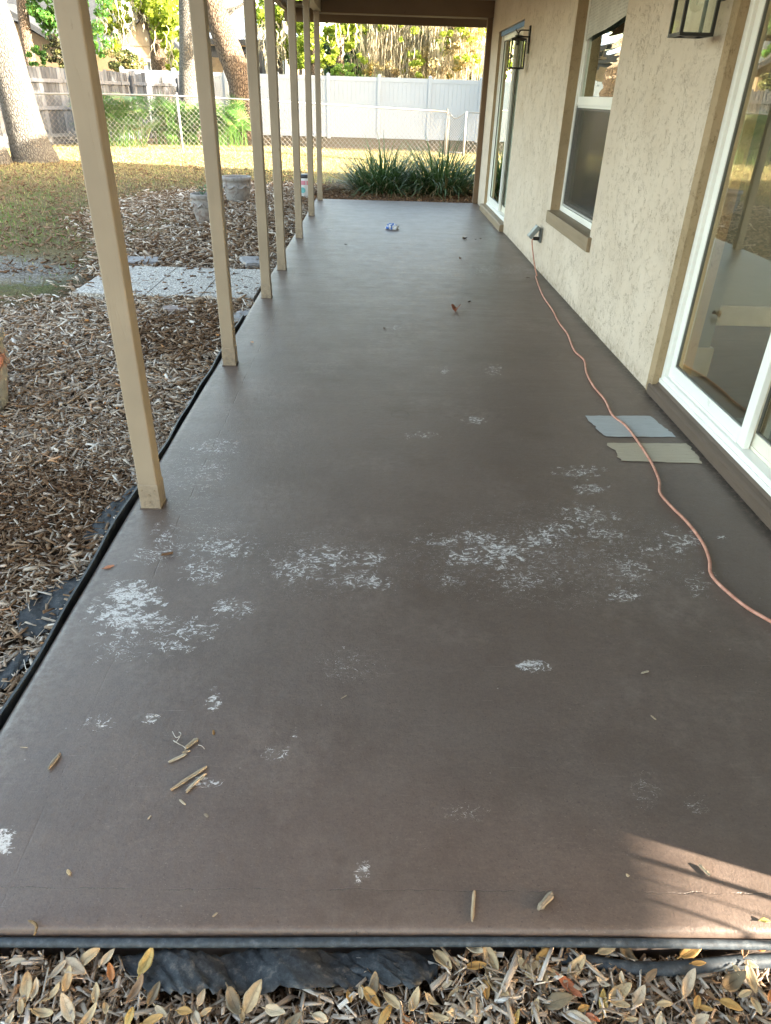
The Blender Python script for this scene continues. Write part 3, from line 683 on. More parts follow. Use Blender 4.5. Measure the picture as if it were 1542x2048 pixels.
cpx = [(1072,555),(1085,590),(1105,620),(1118,645),(1135,668),(1148,700),(1168,720),(1173,745),(1187,772),(1210,800),(1225,830),(1250,850),(1270,875),(1300,920),(1318,960),(1320,985),(1340,1010),(1375,1045),(1405,1085),(1419,1120),(1421,1145),(1440,1170),(1490,1212),(1542,1243),(1640,1300),(1750,1400)]
cp += [tuple(gnd(a, b, 0.0075)) for a, b in cpx]
def m_cord():
    m = MT('cord_jacket', 0.5, (0.5, 0.22, 0.15), 0.4); p = m.pos(); n = m.noise(p, 30, 5, .7)
    m.bump(n, .4, .001); m.col(m.ramp(n, [(0.3, (0.30, 0.12, 0.08)), (0.6, (0.50, 0.25, 0.18)), (0.8, (0.46, 0.30, 0.25))])); return m.m
mb = MB(); mb.tube(smoothpts(cp, 6), 0.006, 10); tag(mb.build('extension_cord', m_cord(), None, True), 'faded orange pink extension cord winding along the porch floor from the outlet', 'cord')

# ------------------------------------------------------------------ edging strips and landscape fabric
EDG = simple('black_plastic', (0.022, 0.027, 0.031), 0.45, 0.4, 25, 0.4)
def m_tube():
    m = MT('weathered_rubber', 0.55, (0.06, 0.08, 0.1), 0.4); p = m.pos(); n = m.noise(p, 60, 5, .7)
    m.col(m.ramp(n, [(.3, (0.02, 0.026, 0.033)), (.55, (0.045, 0.058, 0.07)), (.75, (0.12, 0.135, 0.145))])); m.bump(n, .5, .002); return m.m
bm = bmesh.new()
V = []; F = []; n = 90
for i in range(n+1):
    y = 0.72+(5.1-0.72)*i/n; w = 0.004*math.sin(y*5)+0.003*math.sin(y*13+1); x = XE-0.016+w; zt = 0.008+0.006*math.sin(y*3.1+.4)
    V += [(x-0.004, y, -0.12), (x-0.004, y, zt), (x+0.004, y, zt), (x+0.004, y, -0.12)]
for i in range(n):
    for k in range(4): a = i*4; F.append((a+k, a+(k+1) % 4, a+4+(k+1) % 4, a+4+k))
F += [(0, 1, 2, 3), (n*4+3, n*4+2, n*4+1, n*4)]
tag(MB().add(V, F).build('garden_edging', EDG), 'thin black plastic edging strip between the left mulch bed and the porch floor', 'garden edging')
pts = [(x, YF-0.0105+0.0015*math.sin(x*4), -0.021+0.003*math.sin(x*3.3+1)) for x in np.linspace(-1.0, 1.7, 60)]
mb = MB(); mb.tube(pts, 0.0088, 12, jit=0.03); e = tag(mb.build('garden_edging', m_tube(), None, True), 'blue grey rounded edging tube along the front end of the porch floor', 'garden edging')
pts = [Vector(gnd(x, y, -0.045)) for x, y in [(1120, 1915), (1180, 1925), (1260, 1936), (1330, 1938), (1400, 1932), (1470, 1925), (1560, 1920)]]
tag((lambda m: m)(MB().tube(smoothpts(pts, 5), 0.013, 12).build('drip_pipe', m_tube(), None, True)), 'short length of black pipe showing through the front mulch at right', 'pipe')
FAB = MT('landscape_fabric', 0.75, (0.04, 0.045, 0.05), 0.3); _p = FAB.pos(); _n = FAB.noise(_p, 45, 6, .75)
FAB.col(FAB.ramp(_n, [(.35, (0.022, 0.025, 0.028)), (.55, (0.048, 0.054, 0.060)), (.72, (0.16, 0.145, 0.125))])); FAB.bump(_n, .6, .004); FAB = FAB.m
def fabric(pix, label, z=-0.04, amp=0.008, n=26):
    """draped sheet: polygon given by photograph outline on the bed, filled by a warped grid"""
    P = [gnd(a, b, z) for a, b in pix]; k = len(P)//2; top = P[:k]; bot = P[k:][::-1]
    def samp(L, t):
        f = t*(len(L)-1); i = min(int(f), len(L)-2); return L[i].lerp(L[i+1], f-i)
    V = []; F = []; m = 8
    for i in range(n+1):
        a = samp(top, i/n)+Vector((0, random.uniform(-1, 1)*.004, 0)); b = samp(bot, i/n)+Vector((random.uniform(-1, 1)*.003, random.uniform(-1, 1)*.007, 0))
        for j in range(m+1):
            q = a.lerp(b, j/m); zq = q.z+amp*(math.sin(q.x*31+q.y*17)+0.6*math.sin(q.y*57+j)+0.4*random.uniform(-1, 1)); V.append((q.x, q.y, zq))
    for i in range(n):
        for j in range(m): a = i*(m+1)+j; F.append((a, a+1, a+m+2, a+m+1))
    o = MB().add(V, F).build('landscape_fabric', FAB, None, True)
    md = o.modifiers.new('thick', 'SOLIDIFY'); md.thickness = 0.0015
    tag(o, label, 'landscape fabric'); return o
fabric([(225, 1902), (330, 1897), (430, 1908), (520, 1890), (640, 1896), (750, 1900), (880, 1905), (875, 1955), (830, 1985), (730, 1968), (600, 1980), (470, 1985), (380, 1990), (300, 1985)][:14], 'crumpled dark landscape fabric bared in the front mulch by the edging tube', -0.034, 0.009, 60)
fabric([(272, 972), (250, 985), (222, 1008), (190, 1040), (165, 1075), (185, 1084), (208, 1075), (228, 1050), (254, 1010), (276, 984)], 'grey landscape fabric strip showing in the left mulch beside the nearest post', -0.045, 0.004)
fabric([(165, 1150), (110, 1165), (55, 1205), (30, 1240), (45, 1275), (75, 1275), (95, 1262), (110, 1245), (130, 1215), (160, 1180)], 'dark fabric patch showing in the left mulch below the nearest post', -0.042, 0.004)
fabric([(60, 1295), (40, 1310), (15, 1325), (-20, 1350), (-20, 1385), (10, 1378), (35, 1352), (62, 1318)], 'torn fabric corner at the left picture edge by the black edging', -0.045, 0.004)

# ------------------------------------------------------------------ mulch chips
def chips(name, N, sampler, Lr, Wr, zf, seed, layer=0.02, tilt=0.35, extra=None):
    g = np.random.default_rng(seed)
    x, y = sampler(g, N); N = len(x)
    L = g.lognormal(0, 0.6, N)*Lr; L = np.clip(L, Lr*0.25, Lr*2.9); Wd = g.lognormal(0, 0.55, N)*Wr; Wd = np.minimum(np.minimum(Wd, L*0.6), Wr*2.3); T = Wd*g.uniform(0.18, 0.5, N)
    a = g.uniform(0, 2*np.pi, N); ti = g.normal(0, tilt, N); ro = g.normal(0, 0.5, N)
    z = zf(x, y)+g.uniform(0, 1, N)**1.5*layer
    ca, sa = np.cos(a), np.sin(a); ct, st = np.cos(ti), np.sin(ti); cr, sr = np.cos(ro), np.sin(ro)
    e1 = np.stack([ca*ct, sa*ct, st], -1); e2 = np.stack([-sa*cr, ca*cr, sr], -1); e3 = np.cross(e1, e2)
    taper = g.uniform(0.25, 1.0, (N, 2)); skew = g.uniform(-0.6, 0.6, (N, 2))
    V = np.empty((N, 8, 3)); k = 0
    for ei, s1 in enumerate((-1, 1)):
        for s2 in (-1, 1):
            for s3 in (0, 1):
                V[:, k] = (np.stack([x, y, z], -1)+e1*(s1*L/2+s2*skew[:, ei]*Wd*0.5)[:, None]+e2*(s2*Wd/2*taper[:, ei])[:, None]+e3*((s3-0.5)*T*(1 if s3 == 0 else g.uniform(.6, 1.2, N)))[:, None]); k += 1
    q = np.array([[0, 1, 3, 2], [4, 6, 7, 5], [0, 4, 5, 1], [2, 3, 7, 6], [1, 5, 7, 3], [0, 2, 6, 4]])
    F = (q[None]+8*np.arange(N)[:, None, None]).reshape(-1, 4)
    u = np.array([0, 0, 0, 0, 1, 1, 1, 1.]); v = np.array([0, .1, 1, .9, 0, .1, 1, .9])
    uv = np.stack([u[q], v[q]], -1); uv = np.broadcast_to(uv[None], (N, 6, 4, 2)).reshape(-1, 2)
    rnd = g.uniform(0, 1, N)
    if extra is not None: rnd = extra(x, y, rnd, g)
    rnd = np.clip(rnd, 0, 1)
    o = mesh_np(name, V.reshape(-1, 3), F, MAT['chip'], attrs={'rnd': ('FACE', np.repeat(rnd, 6))}, uv=uv)
    return o
FABP = []
for name_, poly in (('a', [(225, 1902), (330, 1897), (430, 1908), (520, 1890), (640, 1896), (750, 1900), (880, 1905), (875, 1955), (850, 1985), (730, 1962), (600, 1975), (470, 1982), (380, 1990), (300, 1985)]),
                    ('b', [(268, 975), (222, 1008), (168, 1072), (185, 1082), (228, 1048), (276, 984)]), ('c', [(165, 1150), (55, 1205), (40, 1250), (75, 1275), (130, 1215)]), ('d', [(60, 1295), (-20, 1350), (-20, 1380), (62, 1318)]),
                    ('p', [(262, 535), (528, 540), (520, 602), (262, 590)])):
    FABP.append(np.array(poly, float))
def inpoly(px, py, poly):
    ins = np.zeros(len(px), bool); n = len(poly); j = n-1
    for i in range(n):
        xi, yi = poly[i]; xj, yj = poly[j]
        c = ((yi > py) != (yj > py)) & (px < (xj-xi)*(py-yi)/(yj-yi+1e-12)+xi); ins ^= c; j = i
    return ins
def keep_off(x, y, g, z=-0.04, leak=0.06):
    px, py = projv(np.stack([x, y, np.full(len(x), z)], -1)); bad = np.zeros(len(x), bool)
    for p in FABP: bad |= inpoly(px, py, p)
    return ~bad | (g.uniform(0, 1, len(x)) < leak)
def front(g, N):
    x = g.uniform(-1.0, 1.25, N); y = g.uniform(0.43, YF-0.022, N); k = keep_off(x, y, g, leak=0.09); return x[k], y[k]
zfront = lambda x, y: -0.062+0.012*np.sin(x*6)*np.cos(y*9)
tag(chips('mulch', 17000, front, 0.017, 0.0045, zfront, 1, 0.026, 0.3, lambda x, y, r, g: .25+.73*r), 'fine shredded bark mulch in front of the porch floor', 'mulch', kind='stuff')
def frontbig(g, N):
    x = g.uniform(-0.95, 1.2, N); y = g.uniform(0.45, YF-0.035, N); k = keep_off(x, y, g, leak=0.0); return x[k], y[k]
o = chips('mulch', 2100, frontbig, 0.030, 0.0068, lambda x, y: zfront(x, y)+0.014, 2, 0.014, 0.18, lambda x, y, r, g: np.clip(0.6+0.38*r, 0, 1))
tag(o, 'larger pale wood chips lying over the front mulch', 'mulch', kind='stuff')
def frontfar(g, N): return g.uniform(-6.0, 2.4, N), g.uniform(-1.2, 0.46, N)
tag(chips('mulch', 26000, frontfar, 0.034, 0.009, lambda x, y: -0.062+0*x, 12, 0.026, 0.3, lambda x, y, r, g: .3+.66*r), 'wood chip mulch in front of the porch, nearer than the picture shows', 'mulch', kind='stuff')
def bedx(y):  # left limit of the bed
    return np.interp(y, [0, 5.35, 5.8, 7.3, 8.0, 9.5, 11.5, 13.0, 14.2], [-6.2, -6.0, -2.55, -2.7, -3.1, -3.8, -3.9, -3.3, -2.0])
def bed(y0, y1):
    def f(g, N):
        x = g.uniform(-6.2, XE-0.03, N); y = g.uniform(y0, y1, N); k = (x > bedx(y)+g.normal(0, 0.12, N)) & keep_off(x, y, g, leak=0.05); return x[k], y[k]
    return f
zb = lambda x, y: -0.075+0.02*np.sin(x*2.1+1)*np.cos(y*1.7)
def nearbed(y0, y1, xa, xb):
    def f(g, N):
        x = g.uniform(xa, xb, N); y = g.uniform(y0, y1, N); k = keep_off(x, y, g, leak=0.16) & (x > bedx(y)+g.normal(0, .15, N)); return x[k], y[k]
    return f
def brownpatch(x, y, r, g):
    r = .36+.64*r; d = np.hypot((x+1.35)/0.35, (y-2.35)/0.5)+g.normal(0, .22, len(x)); r = np.where((d < 1) & (g.uniform(0, 1, len(x)) < .7), r*0.45, r)
    d = np.hypot((x+1.3)/0.45, (y-4.9)/0.6)+g.normal(0, .22, len(x)); return np.where((d < 1) & (g.uniform(0, 1, len(x)) < .7), r*0.5, r)
tag(chips('mulch', 42000, nearbed(0.46, 3.4, -2.6, XE-0.024), 0.030, 0.0072, zb, 3, 0.030, 0.3, brownpatch), 'near part of the brown and grey wood chip mulch left of the porch', 'mulch', kind='stuff')
tag(chips('mulch', 9000, lambda g, N: (g.uniform(-6, -2.6, N), g.uniform(.46, 3.4, N)), 0.042, 0.011, zb, 13, 0.035, 0.3, brownpatch), 'wood chip mulch farther left than the nearest pot', 'mulch', kind='stuff')
tag(chips('mulch', 30000, nearbed(3.4, 5.7, -4.6, XE-0.024), 0.042, 0.010, zb, 4, 0.035, 0.3, brownpatch), 'middle part of the wood chip mulch left of the second porch post', 'mulch', kind='stuff')
tag(chips('mulch', 45000, bed(5.6, 14.3), 0.055, 0.015, zb, 5, 0.04, 0.3, lambda x, y, r, g: .14+.82*r), 'far wood chip mulch around the two weathered pots', 'mulch', kind='stuff')
def farbed(g, N):
    x = g.uniform(-1.2, 2.2, N); y = g.uniform(11.72, 14.0, N); return x, y
tag(chips('mulch', 12000, farbed, 0.06, 0.014, lambda x, y: -0.08+0*x, 6, 0.05, 0.35, lambda x, y, r, g: 0.1+r*0.4), 'reddish brown mulch under the strappy plants at the far end', 'mulch', kind='stuff')

# ------------------------------------------------------------------ lawn
def blades(name, x, y, zfun, Hm, Wm, mat, seed, lean=0.5, colr=None):
    g = np.random.default_rng(seed); N = len(x); a = g.uniform(0, 2*np.pi, N); h = Hm*g.lognormal(0, 0.35, N); w = Wm*g.lognormal(0, .25, N)
    le = g.normal(0, lean, N)*h; b = g.uniform(0, 2*np.pi, N); z = zfun(x, y)
    dx, dy = np.cos(a)*w/2, np.sin(a)*w/2
    V = np.empty((N, 3, 3)); V[:, 0] = np.stack([x-dx, y-dy, z-0.01], -1); V[:, 1] = np.stack([x+dx, y+dy, z-0.01], -1); V[:, 2] = np.stack([x+le*np.cos(b), y+le*np.sin(b), z+h], -1)
    F = np.arange(N*3).reshape(N, 3); r = g.uniform(0, 1, N) if colr is None else colr(x, y, g)
    return mesh_np(name, V.reshape(-1, 3), F, mat, attrs={'rnd': ('FACE', r)})
GR = m_leafy('lawn_blades', [(0.0, (0.13, 0.10, 0.06)), (0.24, (0.23, 0.19, 0.12)), (0.35, (0.40, 0.34, 0.15)), (0.62, (0.50, 0.44, 0.20)), (0.75, (0.13, 0.20, 0.05)), (1.0, (0.12, 0.26, 0.045))], 0.6, 0.25)
g = np.random.default_rng(21)
N = 190000
x = g.uniform(-12, 3.5, N); y = 5.8+(24.5-5.8)*g.uniform(0, 1, N)**1.15
inb = (x > bedx(y)+g.normal(0, .15, N)) & (y < 14.4)
pav = (x > -1.2) & (y < 14.2)
sand = np.hypot((x+3.75)*0.55, y-6.6)+g.normal(0, .12, N)
k = ~inb & ~pav & ~((sand < 1.15) & (g.uniform(0, 1, N) < 0.93)) & ~((x > -0.8) & (y < 14.6)) & ((y > 7.3) | (x < -2.8))
x, y = x[k], y[k]
def lawncol(x, y, g):
    pn = 0.5+0.5*np.sin(x*2.3+np.sin(y*1.7)*2)*np.sin(y*2.1+np.cos(x*1.3)*2)
    gp = np.exp(-((x+5.0)/1.7)**2-((y-8.8)/2.4)**2)
    far = np.clip((y-13)/4, 0, 1)
    p = np.clip(0.09+0.26*pn**2*(1-far)+0.55*gp*pn**.8, 0, .7); grn = g.uniform(0, 1, len(x)) < p
    st = np.where(g.uniform(0, 1, len(x)) < far+.12, g.uniform(.25, .62, len(x)), g.uniform(0, .24, len(x)))  # straw painted darker in the near shade, paler in the far sun
    return np.where(grn, g.uniform(0.74, 1.0, len(x)), st)
tag(blades('lawn', x, y, gz, 0.034, 0.012, GR, 22, 1.0, lawncol), 'short dry patchy lawn grass', 'grass', kind='stuff')
# fallen leaf litter on the lawn
def litter(g, N):
    x = g.uniform(-11, -1.5, N); y = 6.5+14*g.uniform(0, 1, N)**1.3; k = ~((x > bedx(y)) & (y < 14.2)) & ~((np.hypot((x+3.75)*.55, y-6.6) < 1.0) & (g.uniform(0, 1, len(x)) < .3)); return x[k], y[k]
tag(chips('leaf_litter', 24000, litter, 0.038, 0.016, lambda x, y: gz(x, y)+0.006, 8, 0.02, 0.4, lambda x, y, r, g: .08+r*.5), 'small brown leaves and twigs scattered over the lawn', 'leaf litter', kind='stuff')

# ------------------------------------------------------------------ pavers and stones
def m_pebble():
    m = MT('pebble_aggregate', 0.8, (0.4, 0.4, 0.38), 0.3); p = m.pos(); v = m.n('ShaderNodeTexVoronoi'); v.inputs['Scale'].default_value = 75; m.l(p, v.inputs['Vector'])
    c = m.ramp(m.sep(v.outputs['Color'])[0], [(0.0, (0.38, 0.35, 0.31)), (0.4, (0.60, 0.56, 0.50)), (1.0, (0.78, 0.75, 0.70))])
    m.col(m.mix(m.rng(v.outputs['Distance'], 0.3, 0.6, 0, .7), c, (0.13, 0.12, 0.11))); m.bump(m.rng(v.outputs['Distance'], 0, .6, 1, 0), .8, .006); return m.m
PB = m_pebble()  # pavers
for i, (x0, x1, y0, y1, lab) in enumerate(((-2.42, -1.833, 5.72, 6.76, 'left pebble aggregate paver, half hidden behind the nearest porch post'), (-1.828, -1.393, 5.71, 6.75, 'middle pebble aggregate paver between the first two porch posts'), (-1.388, -0.965, 5.70, 6.74, 'right pebble aggregate paver touching the porch floor beside the third post'))):
    tag(boxobj('paver', (x0, x1, y0, y1, -0.09, -0.024), PB, None, 0.006), lab, 'paver', 'pebble pavers of the side path')
def scatter_on_pavers(g, N):
    x = g.uniform(-2.42, -0.97, N); y = g.uniform(5.7, 6.75, N); return x, y
tag(chips('mulch', 150, scatter_on_pavers, 0.035, 0.010, lambda x, y: -0.021+0*x, 9, 0.003, 0.08, lambda x, y, r, g: .1+r*.4), 'few dark chips scattered over the pebble pavers', 'mulch', kind='stuff')
def rock(name, loc, sx, sy, sz, mat, label, rz=0.0, seed=1, tilt=0.0):
    bm = bmesh.new(); box(bm, -sx/2, sx/2, -sy/2, sy/2, 0, sz, min(sz*0.35, 0.02), 2); bmesh.ops.subdivide_edges(bm, edges=bm.edges[:], cuts=2, use_grid_fill=True)
    rr = random.Random(seed)
    for v in bm.verts: v.co += Vector((rr.uniform(-1, 1), rr.uniform(-1, 1), rr.uniform(-1, 1)))*sz*0.10
    o = objbm(name, bm, mat, None, True); o.location = loc; o.rotation_euler = (tilt, tilt*.6, rz); return tag(o, label, 'stone')
ST = simple('grey_stone', (0.26, 0.25, 0.25), 0.85, 0.3, 30, 0.7)
rock('stone', (*gnd(352, 621, -0.05).xy, -0.062), 0.19, 0.10, 0.035, simple('pinkish_stone', (0.28, 0.23, 0.21), .85, .25, 30, .6), 'flat pinkish stone in the mulch below the middle paver', 0.3, 3, .1)
rock('stone', (*gnd(484, 628, -0.03).xy, -0.075), 0.13, 0.34, 0.05, ST, 'dark grey flat stone beside the second porch post', -0.15, 4, -.06)
rock('stone', (*gnd(505, 520, -0.03).xy, -0.075), 0.20, 0.3, 0.05, ST, 'grey flat stone behind the right paver', 0.4, 5, .05)
rock('stone', (*gnd(285, 518, -0.03).xy, -0.08), 0.30, 0.22, 0.05, ST, 'grey stone edge behind the left paver', 0.2, 6, .05)

# ------------------------------------------------------------------ pots, pail
def m_pot(name, a, b, c):
    m = MT(name, 0.85, a, 0.25); p = m.objc(); n = m.noise(p, 7, 6, .7, .6); n2 = m.noise(p, 18, 6, .75)
    col = m.ramp(n, [(.32, a), (.5, b), (.68, c)]); m.col(m.mix(m.rng(n2, .55, .68, 0, .8), col, (0.06, 0.05, 0.045))); m.bump(m.math('ADD', n, n2), .7, .01); return m.m
PM1 = m_pot('weathered_concrete', (0.20, 0.185, 0.175), (0.29, 0.275, 0.265), (0.17, 0.12, 0.10))
PM2 = m_pot('mossy_clay', (0.33, 0.35, 0.34), (0.42, 0.41, 0.38), (0.42, 0.16, 0.10))
def pot(x, y, R, Hh, mat, label, plant=False):
    o = empty('plant_pot', (x, y, -0.07), label, 'plant pot', 'weathered pots standing in the mulch')
    k = R; prof = [(0.62*k, 0), (0.70*k, 0.08*Hh), (0.86*k, 0.45*Hh), (0.92*k, 0.74*Hh), (0.90*k, 0.82*Hh), (0.97*k, 0.85*Hh), (1.0*k, 0.9*Hh), (1.0*k, 0.97*Hh), (0.97*k, Hh), (0.86*k, Hh), (0.83*k, 0.95*Hh), (0.80*k, 0.86*Hh)]
    V, F = lathe(prof, 40, (x, y, -0.07)); V = [Vector(v)+Vector((random.uniform(-1, 1), random.uniform(-1, 1), 0))*k*0.008 for v in V]
    MB().add(V, F[:-1]).build('body', mat, o, True)
    V, F = lathe([(0.80*k, 0.80*Hh), (0.805*k, 0.87*Hh), (0.5*k, 0.885*Hh), (0.02, 0.89*Hh)], 30, (x, y, -0.07)); MB().add(V, F).build('soil', simple('pot_soil', (0.035, 0.028, 0.022), .95, .4, 30, .8), o, True)
    # raised garland band on the body
    mb = MB()
    for q in range(8):
        a0 = q*math.pi/4; P = []
        for t in range(9): a = a0+math.pi/4*t/8; rr = 0.905*k; P.append((x+rr*math.cos(a), y+rr*math.sin(a), -0.07+Hh*(0.70-0.13*math.sin(math.pi*t/8))))
        mb.tube(P, 0.014*k/0.2, 6)
    mb.build('garland', mat, o, True)
    if plant:
        g = np.random.default_rng(3); V = []; F = []
        for q in range(40):
            a = g.uniform(0, 6.28); r0 = g.uniform(0, .04); l = g.uniform(.04, .12); h0 = g.uniform(0, .12); d = Vector((math.cos(a), math.sin(a), g.uniform(-.2, .8))).normalized(); s_ = d.cross(Vector((0, 0, 1))).normalized()*0.012
            b = Vector((x+r0*math.cos(a), y+r0*math.sin(a), -0.07+Hh*.89+h0)); i = len(V); V += [b, b+d*l*.5+s_, b+d*l, b+d*l*.5-s_]; F.append((i, i+1, i+2, i+3))
        me = MB().add(V, F); me.build('weed', simple('weed_green', (0.06, 0.13, 0.03), .6), o)
pot(-2.17, 9.63, 0.17, 0.34, PM1, 'small weathered grey pot with a weed, half behind the second porch post', True)
pot(-2.10, 11.6, 0.225, 0.36, PM1, 'larger weathered grey pot right of the second porch post')
pot(-2.06, 3.44, 0.21, 0.42, PM2, 'reddish grey mossy pot cropped by the left picture edge')
pl = empty('pail', (-1.14, 12.35, -0.06), 'white pail with dark lid standing between the fifth and sixth posts', 'pail')
V, F = lathe([(0.115, 0), (0.125, 0.01), (0.128, 0.27), (0.128, 0.29)], 28, (-1.14, 12.35, -0.06)); MB().add(V, F).build('body', simple('white_plastic', (0.7, 0.72, 0.74), .4, .05), pl, True)
V, F = lathe([(0.133, 0.285), (0.135, 0.29), (0.135, 0.325), (0.125, 0.335)], 28, (-1.14, 12.35, -0.06)); MB().add(V, F).build('lid', simple('dark_lid', (0.02, 0.022, 0.03), .4), pl, True)
def curved_label(name, a0, a1, z0, z1, mat, disc=False):
    V = []; F = []
    if not disc:
        for t in range(9):
            a = a0+(a1-a0)*t/8
            for z in (z0, z1): V.append((-1.14+0.1305*math.cos(a), 12.35+0.1305*math.sin(a), -0.06+z))
        for t in range(8): F.append((2*t, 2*t+2, 2*t+3, 2*t+1))
    else:
        n = 20; am, zm, r = (a0+a1)/2, (z0+z1)/2, (z1-z0)/2
        V.append((-1.14+0.1305*math.cos(am), 12.35+0.1305*math.sin(am), -0.06+zm))
        for k in range(n):
            th = 6.2832*k/n; a = am+r*math.cos(th)/0.13; V.append((-1.14+0.1305*math.cos(a), 12.35+0.1305*math.sin(a), -0.06+zm+r*math.sin(th)))
        for k in range(n): F.append((0, 1+k, 1+(k+1) % n))
    MB().add(V, F).build(name, mat, pl)
curved_label('label_block', -math.pi/2-0.55, -math.pi/2+0.12, 0.19, 0.25, simple('pink_print', (0.6, 0.22, 0.28), .4))
curved_label('label_disc', -math.pi/2-0.6, -math.pi/2+0.1, 0.07, 0.155, simple('teal_print', (0.15, 0.42, 0.42), .4), True)
curved_label('label_bar', -math.pi/2+0.22, -math.pi/2+0.4, 0.19, 0.25, simple('pink_print', (0.6, 0.22, 0.28), .4))

# ------------------------------------------------------------------ strappy plants
LIR = m_leafy('strap_leaf', [(0.0, (0.26, 0.20, 0.11)), (0.13, (0.36, 0.28, 0.16)), (0.16, (0.03, 0.07, 0.02)), (0.6, (0.055, 0.12, 0.035)), (1.0, (0.13, 0.20, 0.08))], 0.4, 0.15)
def strap(name, cx, cy, N, R, L, W_, label, cat, seed, mat, dead=0.24):
    g = np.random.default_rng(seed); V = []; F = []; r = []; ns = 7
    for i in range(N):
        b = g.uniform(0, 6.2832); rr = R*math.sqrt(g.uniform(0, 1)); a = b+g.normal()*.7; x0, y0 = cx+rr*math.cos(b)*1.0, cy+rr*math.sin(b)*.6
        isd = g.uniform() < dead; l = L*g.uniform(.6, 1.15)*(0.75 if isd else 1); el = math.radians(g.uniform(15, 45) if isd else 84-58*(rr/R)*g.uniform(.6, 1.15)-g.uniform(0, 10)); w = W_*g.uniform(.7, 1.3)
        d = np.array([math.cos(a), math.sin(a)]); s = np.array([-d[1], d[0]])*w/2; px_, pz = 0., -0.08; e = el; drop = g.uniform(.3, 1.5)*(1.4 if isd else 1)
        o = len(V); hx = 0.
        for k in range(ns+1):
            t = k/ns; ww = (1-t**2.5)*0.95+0.05
            V.append((x0+d[0]*hx-s[0]*ww, y0+d[1]*hx-s[1]*ww, pz)); V.append((x0+d[0]*hx+s[0]*ww, y0+d[1]*hx+s[1]*ww, pz))
            hx += l/ns*math.cos(e); pz = max(pz+l/ns*math.sin(e), -0.07); e -= drop/ns*(0.4+1.5*t)
        for k in range(ns): q = o+2*k; F.append((q, q+1, q+3, q+2)); r.append(g.uniform(0, .13) if isd else g.uniform(.17, 1))
    return tag(mesh_np(name, V, F, mat, attrs={'rnd': ('FACE', r)}), label, cat, 'strap leaved clumps at the far end of the porch')
strap('strap_leaf_plant', 0.14, 13.2, 1000, 0.50, 0.98, 0.019, 'left dark green strap leaved clump with dead tan blades beyond the porch', 'plant', 31, LIR)
strap('strap_leaf_plant', 1.10, 13.2, 1150, 0.50, 1.05, 0.019, 'right dark green strap leaved clump next to the brown corner trim', 'plant', 32, LIR)

# ------------------------------------------------------------------ saw palmettos
PAL = m_leafy('palmetto_leaf', [(0, (0.05, 0.12, 0.025)), (.6, (0.10, 0.24, 0.05)), (.93, (0.24, 0.38, 0.10)), (1, (0.36, 0.3, 0.14))], .4, .3)
def palmetto(cx, cy, N, R, Hh, label, seed):
    g = np.random.default_rng(seed); V = []; F = []; r = []
    for i in range(N):
        a = g.uniform(0, 6.2832); rr = R*math.sqrt(g.uniform(0, 1)); bx, by = cx+rr*math.cos(a), cy+rr*math.sin(a)*.7; h = Hh*g.uniform(.25, 1.0)
        tip = Vector((bx+g.uniform(-.2, .2), by+g.uniform(-.2, .2), h)); fw = Vector((g.normal(), g.normal()-.5, g.uniform(.0, .9))).normalized(); sd_ = fw.cross(Vector((g.normal()*.4, g.normal()*.4, 1))).normalized()
        o = len(V); V += [(bx-.01, by, -.08), (bx+.01, by, -.08), tuple(tip+Vector((.008, 0, 0))), tuple(tip-Vector((.008, 0, 0)))]; F.append((o, o+1, o+2, o+3)); c = g.uniform(0, 1); r.append(c)
        nb = 17; Lb = g.uniform(.34, .52)
        for k in range(nb):
            th = math.radians(-105+210*k/(nb-1)); d = (fw*math.cos(th)+sd_*math.sin(th)); e = tip+d*Lb*g.uniform(.85, 1.05)+Vector((0, 0, -.05)); p_ = d.cross(fw.cross(sd_)).normalized()*.016
            m_ = tip.lerp(e, .5); o = len(V); V += [tuple(tip), tuple(m_+p_), tuple(e), tuple(m_-p_)]; F.append((o, o+1, o+2, o+3)); r.append(min(1, max(0, c+g.normal()*.08)))
    return tag(mesh_np('saw_palmetto', V, F, PAL, attrs={'rnd': ('FACE', r)}), label, 'plant', 'saw palmettos behind the wire fence')
palmetto(-7.5, 22.9, 120, 0.85, 1.15, 'saw palmetto clump left of the wire fence post, in front of the grey wood fence', 41)
palmetto(-6.1, 24.0, 80, 0.65, 1.0, 'saw palmetto clump right of the wire fence post at the foot of the grey trunk', 42)
palmetto(-4.7, 24.0, 100, 0.85, 1.05, 'saw palmetto clump below the leaning brown oak trunk', 43)

